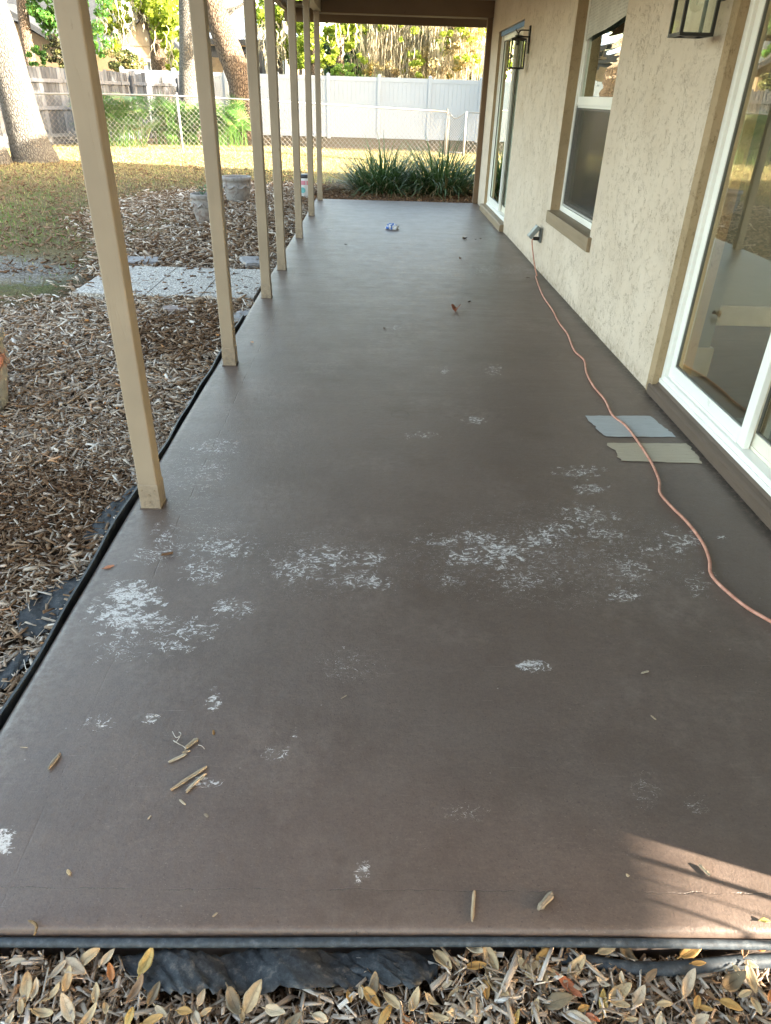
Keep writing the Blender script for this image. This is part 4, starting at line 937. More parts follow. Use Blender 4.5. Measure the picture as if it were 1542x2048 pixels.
# ------------------------------------------------------------------ fences
# white vinyl fence
YV = 30.29; zt = 1.93
vf = empty('vinyl_fence', (-0.3, YV, -0.1), 'tall white vinyl privacy fence of tongue and groove panels at the back', 'fence')
posts_px = [548, 567, 656.5, 753, 857, 962.5]
px_x = [at(p, 160, YV).x for p in posts_px]
stepx = (px_x[-1]-px_x[2])/3
PXs = [px_x[2]+stepx*k for k in range(-4, 9)]
VM = simple('white_fence_vinyl', (0.41, 0.455, 0.50), 0.4, 0.03, 1.5)
for k, x in enumerate(PXs):
    bm = bmesh.new(); box(bm, x-.065, x+.065, YV-.065, YV+.065, -.12, zt+.05, .004); p = objbm('post', bm, VM, vf)
    bm = bmesh.new(); bmesh.ops.create_cone(bm, cap_ends=True, segments=4, radius1=.105, radius2=.01, depth=.05, matrix=Matrix.Translation((x, YV, zt+.078)) @ Matrix.Rotation(math.pi/4, 4, 'Z')); objbm('cap', bm, VM, p)
    if k < len(PXs)-1:
        a, b = x+.067, PXs[k+1]-.067; bm = bmesh.new()
        bm.free(); boxobj('rail', (a, b, YV-.025, YV+.025, zt-.14, zt), VM, vf, .003); boxobj('rail', (a, b, YV-.025, YV+.025, -.05, .09), VM, vf, .003)
        V = []; F = []; n = int((b-a)/.15); w = (b-a)/n
        for q in range(n):
            xa = a+q*w; gq = .006; o = len(V)
            prof = [(xa, YV-.006), (xa+gq, YV-.014), (xa+w-gq, YV-.014), (xa+w, YV-.006)]
            for (xx, yy) in prof: V += [(xx, yy, .09), (xx, yy, zt-.14)]
            for s_ in range(3): F.append((o+2*s_, o+2*s_+2, o+2*s_+3, o+2*s_+1))
        o = MB().add(V, F).build('panel', VM, vf); md = o.modifiers.new('t', 'SOLIDIFY'); md.thickness = .02; md.offset = -1
# grey wooden picket fence, running away on the left
A_ = Vector((-12.6, 14.4, 0)); B_ = Vector((-6.05, 30.6, 0)); dirw = (B_-A_).normalized(); nrm = Vector((dirw.y, -dirw.x, 0)); LW = (B_-A_).length
wf = empty('wood_fence', (-9, 22, -.1), 'weathered grey wooden picket fence with rails facing the yard at left', 'fence')
def m_greywood():  # pickets
    m = MT('weathered_grey_wood', .9, (.3, .3, .29), .2); a = m.attr('rnd'); p = m.pos(); n = m.noise(m.mp(p, (9, 9, .8)), 4, 6, .7)
    c = m.ramp(a, [(0, (0.07, 0.075, 0.085)), (.5, (0.125, 0.14, 0.16)), (1, (0.19, 0.205, 0.23))]); m.col(m.mix(1, c, m.ramp(n, [(.3, (.6, .58, .55)), (.65, (1.12, 1.12, 1.12))]), 'MULTIPLY')); return m.m
GW = m_greywood(); g = np.random.default_rng(51)
V = []; F = []; r = []; s_ = 0.0
def obox(V, F, p0, ux, uy, sx, sy, z0, z1, dog=0):
    o = len(V)
    for z in (z0, z1):
        for a, b in ((0, 0), (1, 0), (1, 1), (0, 1)): q = p0+ux*sx*a+uy*sy*b; V.append((q.x, q.y, z))
    F += [(o, o+1, o+2, o+3), (o+4, o+5, o+6, o+7), (o, o+1, o+5, o+4), (o+1, o+2, o+6, o+5), (o+2, o+3, o+7, o+6), (o+3, o, o+4, o+7)]
while s_ < LW:
    w = .135; q = A_+dirw*s_-nrm*.04; hh = 1.80+g.normal()*.02; gap = .008+g.uniform(0, .01)
    obox(V, F, q, dirw, nrm, w, .018, -.0+g.uniform(-.03, .03), hh); c = g.uniform(); r += [c]*6; s_ += w+gap
pk = mesh_np('pickets', V, F, GW, wf, attrs={'rnd': ('FACE', r)})
for z0 in (1.44, .78, .10):
    V = []; F = []; s_ = 0
    while s_ < LW: l = min(2.42, LW-s_); obox(V, F, A_+dirw*(s_+.005)-nrm*.02, dirw, nrm, l-.01, .04, z0, z0+.09); s_ += 2.44
    mesh_np('rail', V, F, GW, wf, attrs={'rnd': ('FACE', np.full(len(F), .75))})
s_ = 0.4
while s_ < LW:
    V = []; F = []; obox(V, F, A_+dirw*s_+nrm*.022, dirw, nrm, .09, .09, -.1, 1.70); mesh_np('fence_post', V, F, GW, wf, attrs={'rnd': ('FACE', np.full(6, .12))}); s_ += 2.44
V = []; F = []; obox(V, F, A_-nrm*.05, dirw, nrm, LW, .02, -.1, .02); mesh_np('kick_board', V, F, GW, wf, attrs={'rnd': ('FACE', np.full(6, .05))})
# chain link fence
cf = empty('chain_link_fence', (-5.29, 21.36, -.1), 'galvanised chain link fence with thin top rail across the lawn', 'fence')
CP = [Vector((-9.75, 21.3, 1.16)), Vector((-7.7, 21.3, 1.20)), Vector((-5.27, 21.36, 1.22)), Vector((-2.9, 22.1, 1.16)), Vector((-.4, 22.6, 1.09)), Vector((1.98, 22.95, 1.02))]
CP2 = [Vector((2.6, 23.0, 1.02)), Vector((4.8, 23.3, .98))]
mb = MB(); mb.tube(smoothpts(CP, 5), .022, 8); mb.build('top_rail', MAT['steel'], cf, True)
def chainmesh(a, b, parent, pitch=.13, r=.0024):
    d = b-a; L = math.hypot(d.x, d.y); u = Vector((d.x/L, d.y/L, 0)); mb = MB(); 
    zt_ = lambda s: a.z+(b.z-a.z)*s/L-.01
    for sgn in (1, -1):
        s0 = -1.3
        while s0 < L+1.3:
            P = []
            h = zt_(min(max(s0, 0), L))+.08
            # param t from 0..h vertical; s = s0 + sgn*t
            t0, t1 = 0, h
            if sgn > 0: t0 = max(t0, -s0); t1 = min(t1, L-s0)
            else: t0 = max(t0, s0-L); t1 = min(t1, s0)
            if t1 > t0+.02:
                p = a+u*(s0+sgn*t0); q = a+u*(s0+sgn*t1); mb.tube([(p.x, p.y, -.08+t0), (q.x, q.y, -.08+t1)], r, 3, caps=False)
            s0 += pitch*1.0
    # twisted barbs over the rail
    s0 = pitch/2
    while s0 < L:
        p = a+u*s0; z = zt_(s0); mb.tube([(p.x-.02, p.y, z), (p.x, p.y, z+.055), (p.x+.02, p.y, z)], r, 3, caps=False); s0 += pitch
    return mb.build('wire_mesh', MAT['wire'], parent)
for i in range(len(CP)-1): chainmesh(CP[i], CP[i+1], cf)
for i in (0, 2, 5):
    p = CP[i]; mb = MB(); mb.tube([(p.x, p.y+.03, -.15), (p.x, p.y+.03, p.z+.05)], .03 if i < 5 else .045, 10); V, F = lathe([(.034, 0), (.03, .02), (.008, .035)], 10, (p.x, p.y+.03, p.z+.05)); mb.add(V, F); mb.build('post', MAT['steel'], cf, True)
gt = empty('chain_link_gate', (2.0, 22.95, -.1), 'short chain link gate with wavy top at the right end of the top rail', 'gate')
ga, gb = Vector((2.04, 22.9, .99)), Vector((2.50, 22.75, .99))
mb = MB()
mb.tube([(ga.x, ga.y, -.05), (ga.x, ga.y, ga.z)], .02, 8); mb.tube([(gb.x, gb.y, -.15), (gb.x, gb.y, gb.z+.05)], .035, 8)
mb.tube(smoothpts([ga, Vector((2.2, 22.85, .86)), Vector((2.35, 22.8, .92)), gb+Vector((0, 0, .03))], 5), .016, 8); mb.tube([(ga.x, ga.y, 0), (gb.x, gb.y, 0)], .02, 8); mb.build('gate_frame', MAT['steel'], gt, True)
chainmesh(Vector((ga.x, ga.y, .9)), Vector((gb.x, gb.y, .92)), gt, .07, .004)
cf2 = empty('chain_link_fence', (2.6, 23, -.1), 'end stretch of chain link fence right of the gate, beside the brown corner trim', 'fence')
chainmesh(CP2[0], CP2[1], cf2); mb = MB(); mb.tube(CP2, .02, 8); mb.build('top_rail', MAT['steel'], cf2, True)

# ------------------------------------------------------------------ trees
def crown(name, blobs, mat, parent, seed, size=0.14, shell=0.5):
    """blobs: (center, (rx,ry,rz), n) clumps of leaf quads"""
    g = np.random.default_rng(seed); Vs = []; rs = []
    for c, rad, n in blobs:
        # sub-clumps give an uneven outline with gaps
        m = max(3, n//90); u = g.normal(size=(m, 3)); u /= np.linalg.norm(u, axis=1)[:, None]; cc = np.array(c)+u*np.array(rad)*(g.uniform(.25, 1.0, (m, 1))**.6)
        cr = np.array(rad).mean()*g.uniform(.14, .36, m); cb = g.uniform(-.22, .22, m)
        k = g.integers(0, m, n); d = g.normal(size=(n, 3)); d /= np.linalg.norm(d, axis=1)[:, None]
        p = cc[k]+d*(cr[k]*g.uniform(0.2, 1, n)**shell)[:, None]*np.array([1.15, 1.15, .8])
        nrm_ = d*.7+g.normal(size=(n, 3))*.7; nrm_ /= np.linalg.norm(nrm_, axis=1)[:, None]
        t = np.cross(nrm_, g.normal(size=(n, 3))); t /= np.linalg.norm(t, axis=1)[:, None]; b = np.cross(nrm_, t); s = size*g.lognormal(0, .3, n)[:, None]
        Vs.append(np.stack([p-t*s*.55, p-b*s*.28, p+t*s*.55, p+b*s*.28], 1)); rs.append(np.clip(g.uniform(.2, .8, n)+cb[k], 0, 1))
    V = np.concatenate(Vs).reshape(-1, 3); F = np.arange(len(V)).reshape(-1, 4)
    return mesh_np(name, V, F, mat, parent, attrs={'rnd': ('FACE', np.concatenate(rs))})
OAK = m_leafy('oak_leaves', [(0, (0.035, 0.06, 0.012)), (.5, (0.12, 0.20, 0.03)), (1, (0.30, 0.38, 0.06))], .5, .45)
OAKB = m_leafy('bright_leaves', [(0, (0.10, 0.16, 0.02)), (.5, (0.26, 0.36, 0.04)), (1, (0.46, 0.50, 0.09))], .5, .45)
DRK = m_leafy('dark_leaves', [(0, (0.012, 0.03, 0.01)), (.6, (0.04, 0.09, 0.02)), (1, (0.10, 0.18, 0.04))], .45, .3)
DEEP = m_leafy('deep_green_leaves', [(0, (0.02, 0.06, 0.015)), (.6, (0.05, 0.16, 0.03)), (1, (0.12, 0.28, 0.05))], .45, .35)
def trunk(path, rads, mat, parent, jit=.04, seed=1, flare=0):
    rr = random.Random(seed); P = smoothpts(path, 6); n = len(P); R_ = [float(np.interp(i/(n-1), np.linspace(0, 1, len(rads)), rads)) for i in range(n)]
    mb = MB(); mb.tube(P, R_, 22, jit=jit, rng=rr); return mb.build('trunk', mat, parent, True)
def limb(path, rads, mat, parent, name='limb'):
    P = smoothpts(path, 4); n = len(P); R_ = [float(np.interp(i/(n-1), np.linspace(0, 1, len(rads)), rads)) for i in range(n)]
    return MB().tube(P, R_, 9, jit=.08).build(name, mat, parent, True)
MOSSM = m_leafy('spanish_moss', [(0, (0.16, 0.145, 0.10)), (.5, (0.40, 0.36, 0.25)), (1, (0.60, 0.55, 0.40))], .9, .3)
def moss(anchors, parent, seed, L=(.4, 1.6), w=.05, per=26, spread=.45):
    g = np.random.default_rng(seed); V = []; F = []; r = []
    for (ax, ay, az) in anchors:
        tone = g.uniform(.1, 1)
        for q in range(per):
            x, y, z = ax+g.normal()*spread, ay+g.normal()*spread, az+g.normal()*.35; l = g.uniform(L[0], L[1])*g.uniform(.3, 1); a = g.uniform(0, 3.14); n = 5; o = len(V); dx = 0.
            for k in range(n+1):
                t = k/n; ww = w*g.uniform(.25, 1.5)*(1-t*.85)*(.4+.6*min(1, t*4)); V += [(x+dx-math.cos(a)*ww, y-math.sin(a)*ww, z-l*t), (x+dx+math.cos(a)*ww, y+math.sin(a)*ww, z-l*t)]; dx += g.normal()*w*1.1
            c = min(1, max(0, tone+g.normal()*.15))
            for k in range(n): F.append((o+2*k, o+2*k+1, o+2*k+3, o+2*k+2)); r.append(c)
    return mesh_np('hanging_moss', V, F, MOSSM, parent, attrs={'rnd': ('FACE', r)})

# two trunks of the front left oaks
ta = empty('oak_tree', (-7.55, 17.35, -.1), 'big pale trunk sunlit on its right side in front of the wood fence', 'tree')
trunk([(-7.56, 17.35, -.25), (-7.56, 17.35, -.02), (-7.60, 17.35, .35), (-7.66, 17.35, 1.1), (-7.74, 17.4, 2.2), (-7.95, 17.5, 3.4), (-8.1, 17.5, 5.5)], [.56, .49, .40, .35, .32, .29, .24], MAT['bark_grey'], ta, .05, 3)
crown('crown', [((-8.6+q*1.5, 17.2+w_, 7.6), (1.7, 1.7, 1.3), 900) for q in (-1, 0, 1) for w_ in (-1.4, 1.2)], OAK, ta, 61, .16)
limb([(-8.1, 17.5, 5.2), (-7.4, 16.6, 6.2), (-6.6, 15.9, 7.2)], [.2, .13, .05], MAT['bark_grey'], ta); limb([(-8.1, 17.5, 5.2), (-9.2, 18.0, 6.4), (-10.0, 18.2, 7.5)], [.2, .13, .05], MAT['bark_grey'], ta)
tb = empty('oak_tree', (-8.35, 16.5, -.1), 'shaded leaning trunk at the left picture edge in front of the pale trunk', 'tree')
trunk([(-8.28, 16.6, -.25), (-8.30, 16.6, 0), (-8.48, 16.6, .5), (-8.85, 16.6, 1.3), (-9.5, 16.6, 2.6), (-10.3, 16.5, 4.6), (-10.8, 16.3, 6)], [.60, .52, .46, .40, .36, .30, .24], MAT['bark_grey'], tb, .05, 4)
crown('crown', [((-11.2+q, 16.0+w_, 7.4), (1.6, 1.6, 1.2), 700) for q in (-1, .8) for w_ in (-1, 1)], OAK, tb, 62, .16)
# grey trunk behind wire fence
b0 = at(377, 195, 26); t_ = empty('oak_tree', (b0.x, 26, -.1), 'straight slim grey trunk rising behind the saw palmettos', 'tree')
trunk([(b0.x-.02, 26, -.2), (b0.x, 26, .5), (b0.x+.03, 26, 1.4), (b0.x+.18, 26, 2.6), (b0.x+.30, 26, 4), (b0.x+.45, 26, 6.5)], [.36, .31, .29, .285, .27, .2], MAT['bark_grey'], t_, .04, 5)
crown('crown', [((b0.x+.4+q, 26+w_, 8.2), (1.5, 1.5, 1.2), 600) for q in (-1.2, 1.2) for w_ in (-1, 1)], OAK, t_, 63, .16)
# leaning brown oak
b1 = at(484, 200, 28.3); t_ = empty('oak_tree', (b1.x, 28.3, -.1), 'leaning brown oak trunk with rough bark before the white fence', 'tree')
tpx = lambda px_, py_: tuple(at(px_, py_, 28.3))
trunk([(b1.x+.1, 28.3, -.2), tpx(484, 205), tpx(480, 165), tpx(462, 110), tpx(440, 50), tpx(424, 0), tpx(400, -80)], [.46, .40, .40, .42, .40, .37, .3], MAT['bark_brown'], t_, .07, 6)
limb([tpx(440, 40), tpx(452, 24), tpx(462, 18), tpx(478, 13), tpx(500, -5)], [.09, .07, .06, .05, .03], MAT['bark_grey'], t_); limb([tpx(450, 38), tpx(460, 28), tpx(470, 18)], [.06, .05, .04], MAT['bark_grey'], t_)
cb = [((at(x_, y_, 28.3+dy)), (r_, r_, r_*.7), n_) for x_, y_, dy, r_, n_ in ((395, -60, 1, 1.3, 700), (440, -75, 0, 1.2, 600), (495, -35, .5, .9, 420), (505, 2, .3, .35, 130), (455, -30, .4, .5, 120))]
crown('crown', [((c.x, c.y, c.z), r_, n_) for c, r_, n_ in cb], OAK, t_, 64, .13)

def pxblob(x, y, Y, rx, rz, n): c = at(x, y, Y); s = Y*1.16/FPX; return ((c.x, c.y, c.z), (rx*s, rx*s*.8, rz*s), n)
def bgtree(label, base, path, rads, blobs, mat, seed, bark='bark_brown', size=.14, mossA=None, cat='tree', name='tree', mossL=(.4, 1.2)):
    t = empty(name, (base[0], base[1], -.1), label, cat)
    if path: trunk(path, rads, MAT[bark], t, .06, seed)
    if blobs: crown('crown', blobs, mat, t, seed, size)
    if mossA: moss(mossA, t, seed+1, mossL)
    return t
def P_(x, y, Y): return tuple(at(x, y, Y))
# neighbour tree with bright drooping leaves
b = at(322, 146, 37)
bgtree('leafy oak with bright yellow green hanging foliage by the tan gable', (b.x, 37), [(b.x, 37, -.1), P_(322, 146, 37), P_(318, 100, 37), P_(310, 60, 37), P_(285, 30, 37), P_(262, -10, 37)], [.42, .40, .38, .33, .25, .2],
       [pxblob(330, 30, 36, 38, 32, 2600), pxblob(345, 80, 36, 22, 30, 1300), pxblob(300, -10, 36, 50, 25, 1500), pxblob(228, 20, 36, 26, 26, 1300), pxblob(222, 62, 36, 20, 26, 900), pxblob(345, 115, 36, 12, 16, 260), pxblob(265, 12, 37, 26, 16, 500)], OAKB, 71, size=.15,
       mossA=[P_(x_, y_, 35.7) for x_, y_ in ((258, 10), (238, 38), (232, 60), (340, 90), (228, 30), (312, 40))])
b = at(90, 140, 34)
bgtree('dark green leafy tree between the pale trunk and the nearest post', (b.x-.5, 34), [(b.x-.5, 34, -.1), (b.x-.5, 34, 3), (b.x-.2, 34, 6)], [.25, .22, .15], [pxblob(82, 10, 34, 30, 34, 1500), pxblob(92, 50, 34, 18, 14, 500), pxblob(115, 15, 34, 20, 40, 1200), pxblob(190, 30, 34, 22, 50, 1200)], DEEP, 73, size=.14)
bgtree('low dark shrub with rounded top behind the wood fence by the tan gable', at(243, 140, 33).xy, None, None, [pxblob(243, 128, 33, 30, 20, 2600), pxblob(243, 145, 33, 32, 14, 1200)], m_leafy('shrub_leaves', [(0, (0.02, .035, .012)), (.5, (.08, .10, .03)), (.85, (.28, .24, .09)), (1, (.40, .33, .14))], .5, .3), 74, size=.10, cat='shrub', name='shrub')
bgtree('green shrub behind the wood fence just right of the pale trunk', at(85, 125, 31).xy, None, None, [pxblob(75, 118, 31, 16, 16, 900), pxblob(92, 132, 31, 18, 12, 600)], DEEP, 75, size=.09, cat='shrub', name='shrub')
bgtree('tall mottled shrub behind the wood fence left of the nearest post', at(115, 120, 32).xy, None, None, [pxblob(108, 100, 32, 22, 20, 1000), pxblob(120, 122, 32, 18, 20, 1000)], m_leafy('mottled_leaves', [(0, (0.015, .02, .01)), (.5, (.06, .06, .03)), (.9, (.22, .24, .08)), (1, (.35, .33, .1))], .5, .3), 76, size=.10, cat='shrub', name='shrub')
# trees seen between the posts
b = at(547, 150, 36)
bgtree('mossy tree with pale trunk seen between the third and fifth posts', (b.x, 36), [(b.x, 36, -.1), P_(547, 150, 36), P_(543, 110, 36), P_(550, 60, 36), P_(556, 10, 36)], [.5, .46, .42, .3, .2],
       [pxblob(540, 25, 35.5, 26, 24, 1600), pxblob(572, 60, 35.5, 24, 50, 2600), pxblob(585, 10, 35.5, 26, 26, 1200), pxblob(590, 105, 35.5, 12, 20, 500)], OAKB, 77, 'bark_grey', .14, [P_(x_, y_, 35) for x_, y_ in ((530, 70), (540, 86), (556, 80), (566, 60), (520, 60), (550, 95))])
b = at(625, 150, 33.5)
bgtree('yellow green drooping tree above the white fence left of the farthest post', (b.x, 33.5), [(b.x, 33.5, -.1), (b.x+.1, 33.5, 2.5), (b.x+.2, 33.5, 5)], [.2, .17, .1],
       [pxblob(612, 75, 33.5, 20, 50, 2600), pxblob(622, 118, 33.5, 22, 22, 1400), pxblob(600, 20, 33.5, 24, 30, 1000), pxblob(655, 105, 33.5, 14, 24, 800)], OAKB, 79, size=.12)
b = at(680, 150, 34.5)
bgtree('bright yellow green tree with drooping sprays under the end beam at left', (b.x, 34.5), [(b.x, 34.5, -.1), (b.x, 34.5, 3), (b.x+.2, 34.5, 6)], [.2, .17, .1],
       [pxblob(680, 60, 34.5, 28, 20, 2200), pxblob(702, 84, 34.5, 18, 14, 700), pxblob(672, 82, 34.5, 12, 14, 500), pxblob(690, 30, 34.5, 50, 16, 900)], OAKB, 81, size=.12, mossA=[P_(x_, y_, 34.2) for x_, y_ in ((692, 72), (700, 60))])
bgtree('light green rounded shrub over the white fence below the dark tree', at(692, 145, 33).xy, None, None, [pxblob(690, 142, 33, 20, 14, 1500), pxblob(672, 150, 33, 14, 8, 500)], m_leafy('lightgreen', [(0, (.05, .11, .02)), (1, (.25, .42, .08))], .5, .4), 83, size=.09, cat='shrub', name='shrub')
b = at(700, 150, 40)
bgtree('dark dense evergreen in shade behind the light green shrub', (b.x, 40), [(b.x, 40, -.1), (b.x, 40, 3)], [.3, .2], [pxblob(690, 100, 40, 42, 30, 3000), pxblob(700, 135, 40, 50, 24, 2400), pxblob(720, 70, 40, 24, 24, 900)], DRK, 84, size=.17)
# big mossy oak at right
mo = empty('mossy_oak', tuple(at(800, 150, 35.5).xy)+(-.1,), 'large old oak draped in pale hanging moss over the white fence at right', 'tree')
trunk([(P_(782, 150, 35.5)[0]-.05, 35.5, -.2), P_(781, 150, 35.5), P_(784, 120, 35.5), P_(790, 95, 35.5), P_(806, 70, 35.5), P_(822, 50, 35.5), P_(850, 5, 35.5)], [.30, .24, .22, .20, .19, .20, .22], MAT['bark_brown'], mo, .06, 8)
limb([P_(905, 150, 36.5), P_(900, 100, 36.3), P_(870, 70, 36), P_(845, 45, 35.8)], [.14, .13, .12, .1], MAT['bark_grey'], mo)
limb([P_(960, 70, 35), P_(915, 55, 35.1), P_(893, 60, 35.2), P_(872, 50, 35.3), P_(850, 30, 35.4)], [.06, .08, .09, .1, .1], MAT['bark_brown'], mo)
limb([P_(858, 70, 34.9), P_(880, 90, 34.9), P_(900, 88, 34.9), P_(930, 95, 35)], [.07, .06, .05, .03], MAT['bark_grey'], mo)
g = np.random.default_rng(90); anc = []
for q in range(150):
    x_ = g.uniform(722, 972); y_ = g.uniform(10, 125); 
    if x_ < 745 and y_ > 110: continue
    anc.append(P_(x_, y_, g.uniform(34.3, 37.5)))
for q in range(20): anc.append(P_(g.uniform(735, 800), g.uniform(25, 80), g.uniform(34.5, 36.0)))
moss(anc, mo, 91, (.35, 1.3), .024, 60, .24)
crown('crown', [pxblob(g.uniform(730, 970), g.uniform(25, 135), g.uniform(33.9, 36), 24, 16, 170) for q in range(42)], OAKB, mo, 92, .11)
crown('twigs', [pxblob(g.uniform(760, 970), g.uniform(50, 145), g.uniform(33.8, 35.5), 30, 20, 170) for q in range(36)], m_leafy('pale_bronze', [(0, (.2, .14, .06)), (.6, (.42, .35, .16)), (1, (.62, .55, .3))], .6, .3), mo, 93, .09)
bgtree('dark hedge tree behind the mossy oak at right', at(860, 150, 41).xy, [(at(860, 150, 41).x, 41, -.1), (at(860, 150, 41).x, 41, 3)], [.3, .2], [pxblob(x_, y_, 41, 50, 34, 1500) for x_ in (770, 850, 930, 990) for y_ in (60, 120)], DRK, 95, size=.18)
for i, (x_, lab) in enumerate(((745, 'small orange tipped bush peeping over the white fence below the moss'), (832, 'yellow green bush peeping over the white fence at the middle post'), (905, 'bronze leaved bush peeping over the white fence at right'))):
    bgtree(lab, at(x_, 145, 33.2).xy, None, None, [pxblob(x_, 140, 33.2, 20 if i != 1 else 9, 14 if i != 1 else 24, 520)], (m_leafy('bush_%d' % i, [(0, (.08, .09, .03)), (.5, (.25, .22, .06)), (1, (.5, .33, .10))], .5, .3) if i != 1 else OAKB), 97+i, size=.09, cat='shrub', name='shrub')
# trees out of the frame on the right that shade the back fence
for i, (x_, y_, z_) in enumerate(((10.8, 25.2, 5.0), (12.4, 22.5, 5.6), (8.6, 28.2, 3.4))):
    t = empty('oak_tree', (x_, y_, -.1), ['dense oak standing behind the house, hidden by its wall', 'second dense oak behind the house, hidden by its wall', 'round dense oak nearest the back fence, hidden by the house wall'][i], 'tree')
    trunk([(x_, y_, -.2), (x_, y_, 1.5), (x_+.1, y_, 3.5)], [.4, .3, .2], MAT['bark_grey'], t, .05, 11+i)
    crown('crown', [((x_, y_, z_), (2.6, 3.2, 3.0), 9000), ((x_, y_, z_-.4), (1.8, 2.6, 2.6), 5000)], OAK, t, 110+i, .42)
t = empty('oak_tree', (6.2, 18.6, -.1), 'high crowned oak standing past the far end of the house, hidden by the wall', 'tree')
trunk([(6.2, 18.6, -.2), (6.1, 18.5, 2.5), (5.8, 18.4, 5.5)], [.3, .24, .16], MAT['bark_grey'], t, .05, 15)
crown('crown', [((5.5, 18.4, 6.7), (2.2, 4.0, 1.6), 5200)], OAK, t, 116, .3)
# distant woods
g = np.random.default_rng(120); bl = []
for q in range(46):
    x_ = -70+q*2.9+g.normal(); 
    if -19 < x_ < -5: continue
    bl.append(((x_, 62+g.normal()*3, g.uniform(2, 4)), (3.2, 2, g.uniform(3, 5)), 420))
tag(crown('distant_woods', bl, DRK, None, 121, .5), 'distant mass of dark trees beyond the neighbouring gardens', 'woods', kind='stuff')

# ------------------------------------------------------------------ neighbouring houses
TAN = simple('tan_siding', (0.27, 0.22, 0.14), .8, .08, 2); ROOFD = simple('dark_shingle', (0.035, 0.04, 0.045), .8, .3, 3, .5, 12); WHT = simple('white_trim', (.75, .75, .72), .5, .03); DG = simple('dark_window', (.05, .07, .08), .15, .2, 2, spec=.8)
h1 = empty('neighbour_house', tuple(at(283, 146, 45).xy)+(-.1,), 'tan gabled house with dark roof behind the wood fence', 'house')
G = [at(240, 88, 45), at(283, 41, 45), at(312, 92, 45)]; b0, b1 = at(238, 150, 45), at(318, 150, 45)
bm = bmesh.new(); prism(bm, [Vector((b0.x, 45, -.1)), Vector((b1.x, 45, -.1)), Vector((b1.x, 45, G[2].z)), G[1], Vector((b0.x, 45, G[0].z))], Vector((0, 9, 0))); objbm('wall', bm, TAN, h1)
bm = bmesh.new(); dn = Vector((0, 9.6, 0))
e = .16
prism(bm, [G[0]+Vector((-.5, -.3, -.25)), G[1]+Vector((0, -.3, .03)), G[1]+Vector((0, -.3, e+.05)), G[0]+Vector((-.6, -.3, -.16))], dn)
prism(bm, [G[1]+Vector((.001, -.3, .03)), G[2]+Vector((.5, -.3, -.35)), G[2]+Vector((.6, -.3, -.22)), G[1]+Vector((.001, -.3, e+.05))], dn)
prism(bm, [Vector((-26, 44.2, 3.0)), Vector((-14.3, 44.2, 3.0)), Vector((-14.3, 49, 5.9)), Vector((-26, 49, 5.9))], Vector((0, .05, .15)))
objbm('roof', bm, ROOFD, h1)
bm = bmesh.new(); box(bm, -25.5, b0.x-.01, 44.9, 53, -.1, 3.0); objbm('side_wing', bm, simple('brown_siding', (.16, .12, .07), .8), h1)
def win(px0, px1, py0, py1, Y, par, trim=.12):
    a, b_ = at(px0, py0, Y), at(px1, py1, Y); bm = bmesh.new(); x0, x1, z1, z0 = a.x, b_.x, a.z, b_.z
    for q in ((x0-trim, x0, z0-trim, z1+trim), (x1, x1+trim, z0-trim, z1+trim), (x0, x1, z1, z1+trim), (x0, x1, z0-trim, z0)): box(bm, q[0], q[1], Y-.08, Y+.0, q[2], q[3])
    f = objbm('window', bm, WHT, par); boxobj('pane', (x0, x1, Y-.05, Y-.02, z0, z1), DG, f)
win(254, 268, 103, 146, 44.99, h1, .2); win(294, 304, 124, 148, 44.99, h1, .15)
for py_ in (91, ):
    a, b_ = at(242, 90, 44.98), at(311, 92, 44.98); boxobj('siding_seam', (a.x, b_.x, 44.96, 44.99, a.z-.03, a.z), simple('seam', (.2, .16, .1), .8), h1)
h0 = empty('neighbour_house', (-20, 40, -.1), 'dark roofed brown house at the far left behind the pale trunk', 'house')
bm = bmesh.new(); a, b_ = at(45, 40, 40), at(112, 84, 40)
prism(bm, [Vector((-27, 40, -.1)), Vector((b_.x, 40, -.1)), Vector((b_.x, 40, b_.z-.1)), Vector((a.x-.6, 40, a.z)), Vector((-27, 40, a.z))], Vector((0, 4, 0))); objbm('wall', bm, simple('brown_wall', (.17, .12, .07), .8), h0)
bm = bmesh.new(); prism(bm, [Vector((b_.x+.5, 39.6, b_.z-.35)), Vector((a.x-1, 39.6, a.z+.5)), Vector((a.x-1, 39.6, a.z+.72)), Vector((b_.x+.6, 39.6, b_.z-.12))], Vector((0, 5, 0)))
prism(bm, [Vector((-28, 39.5, a.z-.1)), Vector((a.x-.9, 39.5, a.z-.1)), Vector((a.x-.9, 43, a.z+2.2)), Vector((-28, 43, a.z+2.2))], Vector((0, .06, .15))); objbm('roof', bm, ROOFD, h0)
win(-14, 8, 62, 140, 39.95, h0, .12)
h2 = empty('neighbour_house', tuple(at(500, 150, 44).xy)+(-.1,), 'house with grey panelled roof and dark carport behind the leaning oak', 'house')
Y2 = 44; 
def m_solar():
    m = MT('grey_roof_panels', .3, (.2, .24, .3), .6); x, y, z = m.sep(m.pos())
    l1 = m.math('LESS_THAN', m.math('FRACT', m.math('MULTIPLY', x, .55)), .03); l2 = m.math('LESS_THAN', m.math('FRACT', m.math('MULTIPLY', z, 1.6)), .05)
    m.col(m.mix(m.math('MAXIMUM', l1, l2), m.ramp(m.noise(m.pos(), 1.2, 3), [(.3, (.14, .18, .24)), (.7, (.22, .27, .33))]), (.6, .62, .62))); return m.m
el_, ri = at(380, 78, Y2), at(600, 82, Y2); tp = at(500, 41, Y2+3.5)
bm = bmesh.new(); prism(bm, [Vector((el_.x, Y2, el_.z)), Vector((ri.x, Y2, el_.z)), Vector((ri.x-.6, Y2+3.5, tp.z)), Vector((el_.x+.6, Y2+3.5, tp.z))], Vector((0, .05, .12))); objbm('roof', bm, m_solar(), h2)
